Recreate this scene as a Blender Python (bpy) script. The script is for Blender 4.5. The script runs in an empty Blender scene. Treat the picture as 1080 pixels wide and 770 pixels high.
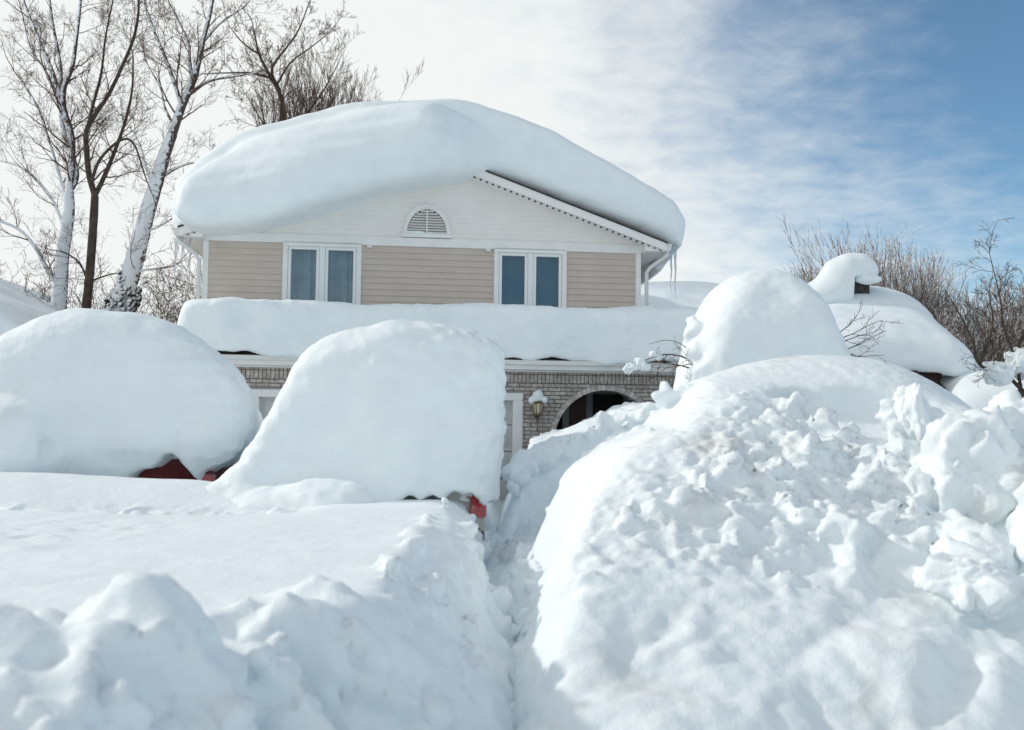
import bpy, bmesh, math, random
import numpy as np
from mathutils import Matrix, Vector

rng = np.random.default_rng(7)
random.seed(7)
SC = bpy.context.scene
COL = SC.collection
PI = math.pi


# ------------------------------------------------------------------ objects
def tag(o, label=None, cat=None, group=None, kind=None):
    if label: o['label'] = label
    if cat: o['category'] = cat
    if group: o['group'] = group
    if kind: o['kind'] = kind
    return o


def empty(name, loc=(0, 0, 0), rz=0.0):
    o = bpy.data.objects.new(name, None)
    o.location = loc
    o.rotation_euler = (0, 0, rz)
    o.empty_display_size = 0.3
    COL.objects.link(o)
    return o


def link(name, me, mat, parent=None, smooth=False):
    o = bpy.data.objects.new(name, me)
    if mat is not None and not me.materials:
        me.materials.append(mat)
    if smooth:
        me.polygons.foreach_set('use_smooth', np.ones(len(me.polygons), dtype=bool))
    COL.objects.link(o)
    if parent is not None:
        o.parent = parent
    return o


def mesh_np(name, v, q):
    """mesh from an (N,3) vertex array and an (M,k) face array"""
    me = bpy.data.meshes.new(name)
    n, k = q.shape
    me.vertices.add(len(v))
    me.vertices.foreach_set('co', np.ascontiguousarray(v, dtype=np.float32).ravel())
    me.loops.add(n * k)
    me.loops.foreach_set('vertex_index', np.ascontiguousarray(q, dtype=np.int32).ravel())
    me.polygons.add(n)
    me.polygons.foreach_set('loop_start', np.arange(0, n * k, k, dtype=np.int32))
    me.update(calc_edges=True)
    me.validate()
    return me


class MB:
    """collects boxes, bars, prisms and tubes into one mesh"""
    def __init__(self):
        self.bm = bmesh.new()

    def box(self, x0, x1, y0, y1, z0, z1):
        vs = [self.bm.verts.new(p) for p in ((x0, y0, z0), (x1, y0, z0), (x1, y1, z0), (x0, y1, z0),
                                             (x0, y0, z1), (x1, y0, z1), (x1, y1, z1), (x0, y1, z1))]
        for f in ((0, 3, 2, 1), (4, 5, 6, 7), (0, 1, 5, 4), (1, 2, 6, 5), (2, 3, 7, 6), (3, 0, 4, 7)):
            self.bm.faces.new([vs[i] for i in f])
        return self

    def face(self, pts):
        self.bm.faces.new([self.bm.verts.new(p) for p in pts])
        return self

    def prism(self, pts, d):
        """closed prism: polygon pts (3D, planar) swept by vector d"""
        a = [self.bm.verts.new(p) for p in pts]
        b = [self.bm.verts.new((p[0] + d[0], p[1] + d[1], p[2] + d[2])) for p in pts]
        n = len(pts)
        self.bm.faces.new(a)
        self.bm.faces.new(b[::-1])
        for i in range(n):
            self.bm.faces.new((a[i], b[i], b[(i + 1) % n], a[(i + 1) % n]))
        return self

    def tube(self, pts, rads, sides=8):
        v, q = tube_np(np.array(pts, float), np.array(rads, float) if hasattr(rads, '__len__') else np.full(len(pts), float(rads)), sides)
        vs = [self.bm.verts.new(p) for p in v]
        for f in q:
            self.bm.faces.new([vs[i] for i in f])
        n = sides
        self.bm.faces.new(vs[:n][::-1])
        self.bm.faces.new(vs[-n:])
        return self

    def build(self, name, mat, parent=None, smooth=False, bevel=0.0):
        bm = self.bm
        bmesh.ops.recalc_face_normals(bm, faces=bm.faces)
        if bevel:
            es = [e for e in bm.edges if len(e.link_faces) == 2 and e.calc_face_angle(0) > 0.6]
            bmesh.ops.bevel(bm, geom=es, offset=bevel, segments=2, affect='EDGES', clamp_overlap=True)
        me = bpy.data.meshes.new(name)
        bm.to_mesh(me)
        bm.free()
        return link(name, me, mat, parent, smooth)


def tube_np(P, R, sides):
    n = len(P)
    T = np.gradient(P, axis=0)
    T /= np.linalg.norm(T, axis=1)[:, None] + 1e-9
    ref = np.array([0.31, 0.95, 0.05]) if abs(T[0][1]) < .9 else np.array([1., 0, 0])
    A = np.cross(T, ref)
    A /= np.linalg.norm(A, axis=1)[:, None] + 1e-9
    B = np.cross(T, A)
    an = np.arange(sides) * 2 * PI / sides
    ring = A[:, None, :] * np.cos(an)[None, :, None] + B[:, None, :] * np.sin(an)[None, :, None]
    V = (P[:, None, :] + ring * R[:, None, None]).reshape(-1, 3)
    i = np.arange(n - 1)[:, None] * sides
    k = np.arange(sides)[None, :]
    k2 = (k + 1) % sides
    Q = np.stack([i + k, i + k2, i + sides + k2, i + sides + k], axis=-1).reshape(-1, 4)
    return V, Q


# ------------------------------------------------------------------ noise
_perm = np.random.default_rng(11).permutation(256).astype(np.int32)
_perm = np.concatenate([_perm, _perm, _perm])
_g = np.array([[1, 1, 0], [-1, 1, 0], [1, -1, 0], [-1, -1, 0], [1, 0, 1], [-1, 0, 1], [1, 0, -1], [-1, 0, -1],
               [0, 1, 1], [0, -1, 1], [0, 1, -1], [0, -1, -1]], np.float32)


def perlin(p, s=1.0, seed=0):
    p = np.asarray(p, np.float32) / s + np.float32(seed * 17.31 + 3.7)
    i = np.floor(p).astype(np.int32)
    f = p - i
    i &= 255
    u = f * f * f * (f * (f * 6 - 15) + 10)
    out = 0
    for dx in (0, 1):
        for dy in (0, 1):
            for dz in (0, 1):
                h = _perm[_perm[_perm[i[:, 0] + dx] + i[:, 1] + dy] + i[:, 2] + dz] % 12
                g = _g[h]
                d = g[:, 0] * (f[:, 0] - dx) + g[:, 1] * (f[:, 1] - dy) + g[:, 2] * (f[:, 2] - dz)
                w = (u[:, 0] if dx else 1 - u[:, 0]) * (u[:, 1] if dy else 1 - u[:, 1]) * (u[:, 2] if dz else 1 - u[:, 2])
                out = out + d * w
    return out


def fbm(p, s=1.0, oct=3, seed=0, gain=.5):
    a, t = 1.0, 0
    for o in range(oct):
        t = t + a * perlin(p, s, seed + o)
        a *= gain
        s *= .5
    return t


def worley(p, s=1.0, seed=0):
    """distance to the nearest and second nearest feature point"""
    p = np.asarray(p, np.float32) / s
    i = np.floor(p).astype(np.int32)
    f1 = np.full(len(p), 9., np.float32)
    f2 = f1.copy()
    tab = np.random.default_rng(seed + 50).random((256, 3)).astype(np.float32)
    for dx in (-1, 0, 1):
        for dy in (-1, 0, 1):
            for dz in (-1, 0, 1):
                c = i + np.array([dx, dy, dz], np.int32)
                m = c & 255
                h = _perm[_perm[_perm[m[:, 0]] + m[:, 1]] + m[:, 2]]
                d = np.linalg.norm(c + tab[h] - p, axis=1)
                f2 = np.minimum(f2, np.maximum(f1, d))
                f1 = np.minimum(f1, d)
    return f1 * s, f2 * s


def chunks(p, s=1.0, seed=0, crease=.12):
    """broken-snow relief: every cell of a random packing is a facet with its own height and tilt, creased at the joints"""
    p = np.asarray(p, np.float32) / s
    p = p + .22 * np.stack([perlin(p, .8, seed + 1), perlin(p, .8, seed + 2), perlin(p, .8, seed + 3)], 1)
    i = np.floor(p).astype(np.int32)
    n = len(p)
    f1 = np.full(n, 9., np.float32); f2 = f1.copy(); val = np.zeros(n, np.float32)
    r = np.random.default_rng(seed + 50)
    tab = r.random((256, 3)).astype(np.float32)
    tl = r.normal(0, .55, (256, 3)).astype(np.float32)
    of = r.uniform(-.3, .3, 256).astype(np.float32)
    for dx in (-1, 0, 1):
        for dy in (-1, 0, 1):
            for dz in (-1, 0, 1):
                c = i + np.array([dx, dy, dz], np.int32)
                m = c & 255
                h = _perm[_perm[_perm[m[:, 0]] + m[:, 1]] + m[:, 2]]
                q = p - c - tab[h]
                d = np.sqrt((q * q).sum(1))
                nv = of[h] + (q * tl[h]).sum(1)
                f2 = np.minimum(f2, np.maximum(f1, d))
                b = d < f1
                val = np.where(b, nv, val)
                f1 = np.minimum(f1, d)
    e = np.clip((f2 - f1) / .28, 0, 1)
    e = e * e * (3 - 2 * e)
    return s * (val * e - crease * (1 - e))


def sstep(a, b, x):
    t = np.clip((x - a) / (b - a), 0, 1)
    return t * t * (3 - 2 * t)


def smin(a, b, k):
    h = np.clip(.5 + .5 * (b - a) / k, 0, 1)
    return b + (a - b) * h - k * h * (1 - h)


def smax(a, b, k):
    return -smin(-a, -b, k)


def catmull(pts, n=8, closed=False):
    P = np.array(pts, float)
    if closed:
        P = np.vstack([P[-1:], P, P[:2]])
    else:
        P = np.vstack([2 * P[0] - P[1], P, 2 * P[-1] - P[-2]])
    out = []
    t = np.linspace(0, 1, n, endpoint=False)[:, None]
    for i in range(1, len(P) - 2):
        a, b, c, d = P[i - 1], P[i], P[i + 1], P[i + 2]
        out.append(.5 * (2 * b + (c - a) * t + (2 * a - 5 * b + 4 * c - d) * t * t + (3 * b - a - 3 * c + d) * t ** 3))
    out = np.vstack(out)
    return out if closed else np.vstack([out, P[-2:-1]])


def poly_sd(X, Z, poly):
    """signed distance (negative inside) from grid points X,Z to a closed 2D polygon"""
    sh = np.broadcast(X, Z).shape
    x = np.broadcast_to(X, sh).ravel().astype(np.float32)
    z = np.broadcast_to(Z, sh).ravel().astype(np.float32)
    d = np.full(x.shape, 1e9, np.float32)
    ins = np.zeros(x.shape, bool)
    n = len(poly)
    for i in range(n):
        ax, az = poly[i]
        bx, bz = poly[(i + 1) % n]
        ex, ez = bx - ax, bz - az
        t = np.clip(((x - ax) * ex + (z - az) * ez) / (ex * ex + ez * ez + 1e-12), 0, 1)
        d = np.minimum(d, (x - ax - t * ex) ** 2 + (z - az - t * ez) ** 2)
        if az != bz:
            c = ((az > z) != (bz > z)) & (x < ex * (z - az) / ez + ax)
            ins ^= c
    d = np.sqrt(d)
    return np.where(ins, -d, d).reshape(sh)


def facets(g, n):
    i = np.arange(n) + .5
    ph = np.arccos(1 - 2 * i / n); th = PI * (1 + 5 ** .5) * i
    F = np.stack([np.cos(th) * np.sin(ph), np.sin(th) * np.sin(ph), np.cos(ph)], 1)
    q, _ = np.linalg.qr(g.normal(size=(3, 3)))
    F = F @ q + g.normal(0, .28, (n, 3))
    return F / np.linalg.norm(F, axis=1)[:, None]


# ------------------------------------------------------------------ volumes
class Vol:
    def __init__(self, lo, hi, h):
        self.lo, self.h = np.array(lo, float), h
        self.n = [int(math.ceil((b - a) / h)) + 1 for a, b in zip(lo, hi)]
        ax = [np.float32(a) + np.arange(m, dtype=np.float32) * np.float32(h) for a, m in zip(lo, self.n)]
        self.X, self.Y, self.Z = ax[0][:, None, None], ax[1][None, :, None], ax[2][None, None, :]
        self.f = None

    def set(self, f):
        self.f = np.array(np.broadcast_to(f, self.n), np.float32)

    def sl(self, c, r):
        s = []
        for a in range(3):
            i0 = max(0, int((c[a] - r - self.lo[a]) / self.h))
            i1 = min(self.n[a], int((c[a] + r - self.lo[a]) / self.h) + 2)
            if i1 <= i0: return None
            s.append(slice(i0, i1))
        return tuple(s)

    def ball(self, c, r, k=.1, cut=False):
        r = np.array(r if hasattr(r, '__len__') else (r, r, r), float)
        s = self.sl(c, r.max() + k * 1.5)
        if s is None: return
        q = ((self.X[s[0]] - c[0]) / r[0]) ** 2 + ((self.Y[:, s[1]] - c[1]) / r[1]) ** 2 + ((self.Z[:, :, s[2]] - c[2]) / r[2]) ** 2
        d = (np.sqrt(q) - 1) * r.min()
        self.f[s] = smax(self.f[s], -d, k) if cut else smin(self.f[s], d, k)

    def clod(self, c, r, seed, k=.03, nf=13, soft=.12, flat=1.0):
        """a broken snow block: faceted convex lump fused with what it lies on"""
        g = np.random.default_rng(seed)
        N = facets(g, nf)
        off = r * g.uniform(.58, .95, nf)
        s = self.sl(c, r * 1.7 + k)
        if s is None: return
        x, y, z = self.X[s[0]] - c[0], self.Y[:, s[1]] - c[1], (self.Z[:, :, s[2]] - c[2]) / flat
        d = None
        for j in range(nf):
            e = N[j, 0] * x + N[j, 1] * y + N[j, 2] * z - off[j]
            d = e if d is None else smax(d, e, soft * r)
        d = smax(d, np.sqrt(x * x + y * y + z * z) - r * 1.3, soft * r)
        self.f[s] = smin(self.f[s], d, k)

    def band_noise(self, w, fn):
        """adds fn(points) to the field near the surface only"""
        m = np.abs(self.f) < w
        I = np.nonzero(m)
        P = np.stack([self.lo[a] + I[a] * self.h for a in range(3)], 1).astype(np.float32)
        self.f[I] += fn(P).astype(np.float32)

    def mesh(self, name, floor=None, smooth_it=1):
        f = self.f
        if floor is not None:
            f = np.maximum(f, np.float32(floor) - self.Z)
        f = f.copy()
        for a in range(3):
            for e in (0, -1):
                ix = [slice(None)] * 3
                ix[a] = e
                f[tuple(ix)] = np.maximum(f[tuple(ix)], self.h * .5)
        return nets(name, f, self.lo, self.h, smooth_it)


def nets(name, f, lo, h, smooth_it=1):
    s = f < 0
    nx, ny, nz = f.shape
    c = np.zeros((nx - 1, ny - 1, nz - 1), np.int8)
    offs = [(a, b, d) for a in (0, 1) for b in (0, 1) for d in (0, 1)]
    for a, b, d in offs:
        c += s[a:nx - 1 + a, b:ny - 1 + b, d:nz - 1 + d]
    I = np.nonzero((c > 0) & (c < 8))
    M = len(I[0])
    idx = np.full(c.shape, -1, np.int32)
    idx[I] = np.arange(M, dtype=np.int32)
    val = {o: f[I[0] + o[0], I[1] + o[1], I[2] + o[2]] for o in offs}
    acc = np.zeros((M, 3), np.float32)
    cnt = np.zeros(M, np.float32)
    for o in offs:
        for a in range(3):
            if o[a] == 0:
                o2 = list(o); o2[a] = 1; o2 = tuple(o2)
                va, vb = val[o], val[o2]
                m = (va < 0) != (vb < 0)
                t = np.where(m, va / np.where(m, va - vb, 1), 0)
                for b in range(3):
                    acc[:, b] += np.where(m, (t if b == a else o[b]), 0)
                cnt += m
    V = (np.stack(I, 1) + acc / cnt[:, None]) * h + np.array(lo)
    Q = []
    for a in range(3):
        b, d = (a + 1) % 3, (a + 2) % 3
        sa = [slice(1, -1)] * 3
        sa[a] = slice(0, -1)
        sb = [slice(1, -1)] * 3
        sb[a] = slice(1, None)
        s0, s1 = s[tuple(sa)], s[tuple(sb)]
        E = np.nonzero(s0 != s1)
        inside = s0[E]
        e = [E[k] + (0 if k == a else 1) for k in range(3)]
        def cell(db, dd):
            q = [e[0].copy(), e[1].copy(), e[2].copy()]
            q[b] = q[b] + db
            q[d] = q[d] + dd
            return idx[q[0], q[1], q[2]]
        q = np.stack([cell(-1, -1), cell(0, -1), cell(0, 0), cell(-1, 0)], 1)
        q[~inside] = q[~inside][:, ::-1]
        Q.append(q)
    Q = np.vstack(Q)
    Q = Q[(Q >= 0).all(1)]
    lab = np.arange(M)              # drop stray crumbs that hang free of the main body
    for _ in range(400):
        m = lab[Q].min(1)
        new = lab.copy()
        for j in range(4): np.minimum.at(new, Q[:, j], m)
        new = new[new]
        if (new == lab).all(): break
        lab = new
    ids, cnts = np.unique(lab, return_counts=True)
    big = ids[cnts > .02 * cnts.max()]
    keep = np.isin(lab, big)
    Q = Q[keep[Q[:, 0]]]
    remap = np.cumsum(keep) - 1
    V = V[keep]
    Q = remap[Q]
    for _ in range(smooth_it):
        A = np.zeros_like(V); n = np.zeros(len(V))
        for j in range(4):
            np.add.at(A, Q[:, j], V[Q[:, (j + 1) % 4]]); np.add.at(n, Q[:, j], 1)
            np.add.at(A, Q[:, j], V[Q[:, (j + 3) % 4]]); np.add.at(n, Q[:, j], 1)
        V = V * .65 + .35 * A / np.maximum(n, 1)[:, None]
    return mesh_np(name, V, Q)


def normals_np(V, Q):
    fn = np.cross(V[Q[:, 2]] - V[Q[:, 0]], V[Q[:, 3 % Q.shape[1]]] - V[Q[:, 1]])
    N = np.zeros_like(V)
    for j in range(Q.shape[1]):
        np.add.at(N, Q[:, j], fn)
    return N / (np.linalg.norm(N, axis=1)[:, None] + 1e-9)


def displace(me, fn):
    """moves every vertex along its normal by fn(points, normals)"""
    n = len(me.vertices)
    V = np.empty(n * 3, np.float32); me.vertices.foreach_get('co', V); V = V.reshape(-1, 3)
    N = np.empty(n * 3, np.float32); me.vertices.foreach_get('normal', N); N = N.reshape(-1, 3)
    V = V + N * fn(V, N)[:, None]
    me.vertices.foreach_set('co', V.astype(np.float32).ravel())
    me.update()
    return me


# ------------------------------------------------------------------ materials
def mat(name, col=(.5, .5, .5), rough=.6, spec=.4, metal=0.0):
    m = bpy.data.materials.new(name)
    m.use_nodes = True
    b = m.node_tree.nodes['Principled BSDF']
    b.inputs['Base Color'].default_value = (*col, 1)
    b.inputs['Roughness'].default_value = rough
    b.inputs['Specular IOR Level'].default_value = spec
    b.inputs['Metallic'].default_value = metal
    return m


def N(m, t, **kw):
    n = m.node_tree.nodes.new(t)
    for k, v in kw.items():
        if k in n.inputs: n.inputs[k].default_value = v
        else: setattr(n, k, v)
    return n


def L(m, a, b):
    m.node_tree.links.new(a, b)


def bsdf(m): return m.node_tree.nodes['Principled BSDF']


def ramp(m, src, stops):
    r = N(m, 'ShaderNodeValToRGB')
    e = r.color_ramp.elements
    while len(e) < len(stops): e.new(.5)
    for i, (p, c) in enumerate(stops):
        e[i].position = p
        e[i].color = (*c, 1) if hasattr(c, '__len__') else (c, c, c, 1)
    L(m, src, r.inputs['Fac'])
    return r


def noise(m, vec, scale, detail=3, rough=.5, dist=0.0):
    n = N(m, 'ShaderNodeTexNoise', Scale=scale, Detail=detail, Roughness=rough, Distortion=dist)
    L(m, vec, n.inputs['Vector'])
    return n


def vary(m, c0, c1, scale=4, detail=4, p0=.35, p1=.65, bump=0.0, bscale=40, bdist=.01):
    tc = N(m, 'ShaderNodeTexCoord')
    n = noise(m, tc.outputs['Object'], scale, detail)
    r = ramp(m, n.outputs['Fac'], [(p0, c0), (p1, c1)])
    L(m, r.outputs['Color'], bsdf(m).inputs['Base Color'])
    if bump:
        b = N(m, 'ShaderNodeBump', Strength=bump, Distance=bdist)
        n2 = noise(m, tc.outputs['Object'], bscale, 4)
        L(m, n2.outputs['Fac'], b.inputs['Height'])
        L(m, b.outputs['Normal'], bsdf(m).inputs['Normal'])
    return m


def snow_mat(name, base=(.835, .885, .91), dirt=0.0, grain=1.0, dirt_col=(.55, .5, .45), streak=0.0):
    m = mat(name, base, .62, .25)
    b = bsdf(m)
    tc = N(m, 'ShaderNodeTexCoord')
    o = tc.outputs['Object']
    # grain: crust, crumbs and a fine sparkle-scale roughness
    n1 = noise(m, o, 9, 5, .6)
    n2 = noise(m, o, 55, 4, .65)
    n3 = noise(m, o, 3.0, 3, .5)
    b1 = N(m, 'ShaderNodeBump', Strength=.55 * grain, Distance=.05)
    L(m, n1.outputs['Fac'], b1.inputs['Height'])
    b2 = N(m, 'ShaderNodeBump', Strength=.55 * grain, Distance=.012)
    L(m, n2.outputs['Fac'], b2.inputs['Height'])
    L(m, b1.outputs['Normal'], b2.inputs['Normal'])
    L(m, b2.outputs['Normal'], b.inputs['Normal'])
    # tone of fresh and packed snow
    r = ramp(m, n3.outputs['Fac'], [(.3, tuple(c * .96 for c in base)), (.7, tuple(min(c * 1.02, .92) for c in base))])
    out = r.outputs['Color']
    if dirt:
        # road grit in the ploughed snow: thrown up from the street, so it lies in blotches
        n4 = noise(m, o, 1.1, 6, .62, .6)
        rr = ramp(m, n4.outputs['Fac'], [(.54, 0.), (.74, 1.)])
        mx = N(m, 'ShaderNodeMix', data_type='RGBA')
        mul = N(m, 'ShaderNodeMath', operation='MULTIPLY')
        mul.inputs[1].default_value = dirt
        L(m, rr.outputs['Color'], mul.inputs[0])
        L(m, mul.outputs[0], mx.inputs['Factor'])
        L(m, out, mx.inputs['A'])
        mx.inputs['B'].default_value = (*dirt_col, 1)
        out = mx.outputs['Result']
    L(m, out, b.inputs['Base Color'])
    b.inputs['Subsurface Weight'].default_value = .0
    return m


M = {}
M['snow'] = snow_mat('snow', grain=.5)
M['snow_soft'] = snow_mat('wind_packed_snow', grain=.28)
M['snow_rough'] = snow_mat('ploughed_snow', grain=.55, dirt=.6, dirt_col=(.60, .57, .52))
M['snow_dirty'] = snow_mat('grey_dusted_snow', grain=.5, dirt=.35, dirt_col=(.58, .54, .54))
M['snow_cut'] = snow_mat('shovelled_snow', grain=.5)

M['tan'] = vary(mat('tan_vinyl_siding', (.565, .485, .425), .55, .35), (.545, .468, .41), (.585, .502, .44), 2.5)
M['white'] = vary(mat('white_trim', (.82, .81, .79), .5, .4), (.79, .78, .765), (.85, .84, .82), 3)
M['gable'] = vary(mat('cream_siding', (.85, .815, .78), .55, .35), (.83, .795, .76), (.87, .835, .80), 2)
M['frame'] = mat('white_window_vinyl', (.8, .81, .81), .35, .5)
M['garage'] = vary(mat('grey_white_garage_paint', (.52, .53, .52), .5, .4), (.49, .50, .495), (.55, .56, .55), 3)
M['shingle'] = vary(mat('dark_shingle', (.06, .055, .05), .9, .2), (.04, .037, .034), (.09, .08, .075), 12, bump=.5)
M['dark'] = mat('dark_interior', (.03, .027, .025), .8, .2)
M['darkred'] = vary(mat('dark_red_door', (.07, .028, .024), .5, .4), (.05, .02, .018), (.09, .035, .03), 4)
M['greyframe'] = mat('grey_painted_frame', (.28, .29, .30), .5, .4)
M['curtain'] = vary(mat('pale_curtain', (.42, .43, .43), .9, .1), (.36, .37, .37), (.48, .49, .49), 3)
M['sky_sheet'] = mat('blue_sky_reflection', (.035, .14, .20), .8, .2)  # sky reflection in the panes, put into the colour of a sheet behind them
M['bronze'] = vary(mat('antique_bronze', (.16, .12, .07), .45, .5, .6), (.12, .09, .05), (.22, .165, .09), 30)
M['gutter'] = mat('white_gutter_metal', (.72, .72, .71), .35, .5)
M['tyre'] = mat('black_rubber', (.02, .02, .02), .85, .3)
M['rim'] = mat('grey_alloy', (.4, .4, .41), .35, .5, .8)
M['black'] = mat('black_plastic', (.015, .015, .017), .5, .4)
M['bumper'] = vary(mat('grey_bumper', (.12, .14, .16), .5, .4), (.1, .12, .14), (.15, .17, .19), 6)


def carpaint(name, c):
    m = mat(name, c, .35, .5)
    bsdf(m).inputs['Coat Weight'].default_value = .6
    bsdf(m).inputs['Coat Roughness'].default_value = .12
    return m


M['beige'] = carpaint('beige_car_paint', (.62, .59, .53))
M['red'] = carpaint('dark_red_car_paint', (.16, .012, .012))
M['lens'] = mat('red_tail_lens', (.42, .015, .012), .15, .6)
bsdf(M['lens']).inputs['Coat Weight'].default_value = .8
M['clear'] = mat('clear_lens', (.7, .68, .64), .15, .6)


def glass_mat(name, tint, t=.5):
    """window pane: part of what lies behind shows through, the rest mirrors the sky"""
    m = bpy.data.materials.new(name)
    m.use_nodes = True
    nt = m.node_tree
    nt.nodes.clear()
    out = nt.nodes.new('ShaderNodeOutputMaterial')
    tr = nt.nodes.new('ShaderNodeBsdfTransparent'); tr.inputs[0].default_value = (*tint, 1)
    gl = nt.nodes.new('ShaderNodeBsdfGlossy'); gl.inputs['Roughness'].default_value = .03
    mx = nt.nodes.new('ShaderNodeMixShader'); mx.inputs[0].default_value = t
    nt.links.new(tr.outputs[0], mx.inputs[1]); nt.links.new(gl.outputs[0], mx.inputs[2])
    nt.links.new(mx.outputs[0], out.inputs[0])
    return m


M['glass'] = glass_mat('window_glass', (.8, .88, .92), .07)
M['carglass'] = mat('dark_car_glass', (.012, .014, .016), .06, .6)
M['lampglass'] = mat('frosted_lamp_glass', (.62, .55, .42), .25, .5)

# ice
M['ice'] = mat('clear_ice', (.80, .86, .9), .12, .5)
bsdf(M['ice']).inputs['Transmission Weight'].default_value = .75
bsdf(M['ice']).inputs['IOR'].default_value = 1.31


def brick_mat(name, vertical=False, cols=((.50, .455, .415), (.70, .655, .61), (.42, .37, .34)), mortar=(.20, .18, .165)):
    m = mat(name, cols[0], .85, .2)
    tc = N(m, 'ShaderNodeTexCoord')
    sx = N(m, 'ShaderNodeSeparateXYZ'); L(m, tc.outputs['Object'], sx.inputs[0])
    ad = N(m, 'ShaderNodeMath', operation='ADD'); L(m, sx.outputs['X'], ad.inputs[0]); L(m, sx.outputs['Y'], ad.inputs[1])
    cb = N(m, 'ShaderNodeCombineXYZ')
    L(m, ad.outputs[0], cb.inputs['Y' if vertical else 'X'])
    L(m, sx.outputs['Z'], cb.inputs['X' if vertical else 'Y'])
    wob = noise(m, tc.outputs['Object'], 9, 2)
    va = N(m, 'ShaderNodeVectorMath', operation='MULTIPLY_ADD')
    L(m, wob.outputs['Color'], va.inputs[0]); va.inputs[1].default_value = (.012, .012, 0); L(m, cb.outputs[0], va.inputs[2])
    br = N(m, 'ShaderNodeTexBrick', Scale=1.0)
    br.inputs['Brick Width'].default_value = .23
    br.inputs['Row Height'].default_value = .0762
    br.inputs['Mortar Size'].default_value = .009
    br.inputs['Mortar Smooth'].default_value = .2
    br.inputs['Bias'].default_value = -.1
    br.inputs['Color1'].default_value = (*cols[0], 1)
    br.inputs['Color2'].default_value = (*cols[1], 1)
    br.inputs['Mortar'].default_value = (*mortar, 1)
    if vertical:
        br.offset = 0.0
    L(m, va.outputs[0], br.inputs['Vector'])
    n2 = noise(m, tc.outputs['Object'], 13, 4, .6)
    r2 = ramp(m, n2.outputs['Fac'], [(.4, cols[2]), (.62, (1, 1, 1))])
    mx = N(m, 'ShaderNodeMix', data_type='RGBA', blend_type='MULTIPLY')
    mx.inputs['Factor'].default_value = .55
    L(m, br.outputs['Color'], mx.inputs['A']); L(m, r2.outputs['Color'], mx.inputs['B'])
    L(m, mx.outputs['Result'], bsdf(m).inputs['Base Color'])
    bp = N(m, 'ShaderNodeBump', Strength=.8, Distance=.012)
    inv = N(m, 'ShaderNodeMath', operation='SUBTRACT'); inv.inputs[0].default_value = 1
    L(m, br.outputs['Fac'], inv.inputs[1])
    n3 = noise(m, tc.outputs['Object'], 60, 3)
    mm = N(m, 'ShaderNodeMath', operation='MULTIPLY_ADD'); L(m, n3.outputs['Fac'], mm.inputs[0]); mm.inputs[1].default_value = .4
    L(m, inv.outputs[0], mm.inputs[2])
    L(m, mm.outputs[0], bp.inputs['Height'])
    L(m, bp.outputs['Normal'], bsdf(m).inputs['Normal'])
    return m


M['brick'] = brick_mat('grey_brown_brick')
M['soldier'] = brick_mat('soldier_course_brick', True)
M['voussoir'] = vary(mat('arch_brick', (.33, .28, .25), .85, .2), (.46, .41, .37), (.70, .65, .60), 7, 2, .4, .6, bump=.5)
M['brick_far'] = brick_mat('dark_red_brown_brick', cols=((.10, .06, .05), (.14, .085, .07), (.5, .45, .4)), mortar=(.16, .13, .12))


def bark_mat(name, c0, c1, snow=0.0, side=(-.5, -.6, .62), fade=None):
    """bark; wind-driven snow stuck to its weather side and lying on top of the limbs"""
    m = mat(name, c0, .9, .2)
    tc = N(m, 'ShaderNodeTexCoord')
    n = noise(m, tc.outputs['Object'], 6, 5, .6)
    r = ramp(m, n.outputs['Fac'], [(.35, c0), (.65, c1)])
    col = r.outputs['Color']
    if snow:
        g = N(m, 'ShaderNodeNewGeometry')
        dt = N(m, 'ShaderNodeVectorMath', operation='DOT_PRODUCT')
        L(m, g.outputs['Normal'], dt.inputs[0]); dt.inputs[1].default_value = Vector(side).normalized()
        n2 = noise(m, tc.outputs['Object'], 7, 8, .8)
        ad = N(m, 'ShaderNodeMath', operation='MULTIPLY_ADD'); L(m, n2.outputs['Fac'], ad.inputs[0]); ad.inputs[1].default_value = 4.4
        L(m, dt.outputs['Value'], ad.inputs[2])
        lo = 2.2 + .75 - snow
        rr = ramp(m, ad.outputs[0], [(0, 0.), (1, 1.)])
        mr = N(m, 'ShaderNodeMapRange'); mr.inputs['From Min'].default_value = lo; mr.inputs['From Max'].default_value = lo + .10
        if fade:     # the wind plastered the lower trunk only
            sz = N(m, 'ShaderNodeSeparateXYZ'); L(m, tc.outputs['Object'], sz.inputs[0])
            fr = N(m, 'ShaderNodeMapRange'); fr.inputs['From Min'].default_value = fade[0]; fr.inputs['From Max'].default_value = fade[1]
            fr.inputs['To Min'].default_value = 0; fr.inputs['To Max'].default_value = -fade[2]
            L(m, sz.outputs['Z'], fr.inputs['Value'])
            a3 = N(m, 'ShaderNodeMath', operation='ADD'); L(m, ad.outputs[0], a3.inputs[0]); L(m, fr.outputs['Result'], a3.inputs[1])
            ad = a3
        L(m, ad.outputs[0], mr.inputs['Value'])
        mx = N(m, 'ShaderNodeMix', data_type='RGBA')
        L(m, mr.outputs['Result'], mx.inputs['Factor']); L(m, col, mx.inputs['A'])
        mx.inputs['B'].default_value = (.82, .84, .86, 1)
        col = mx.outputs['Result']
    L(m, col, bsdf(m).inputs['Base Color'])
    return m


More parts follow.
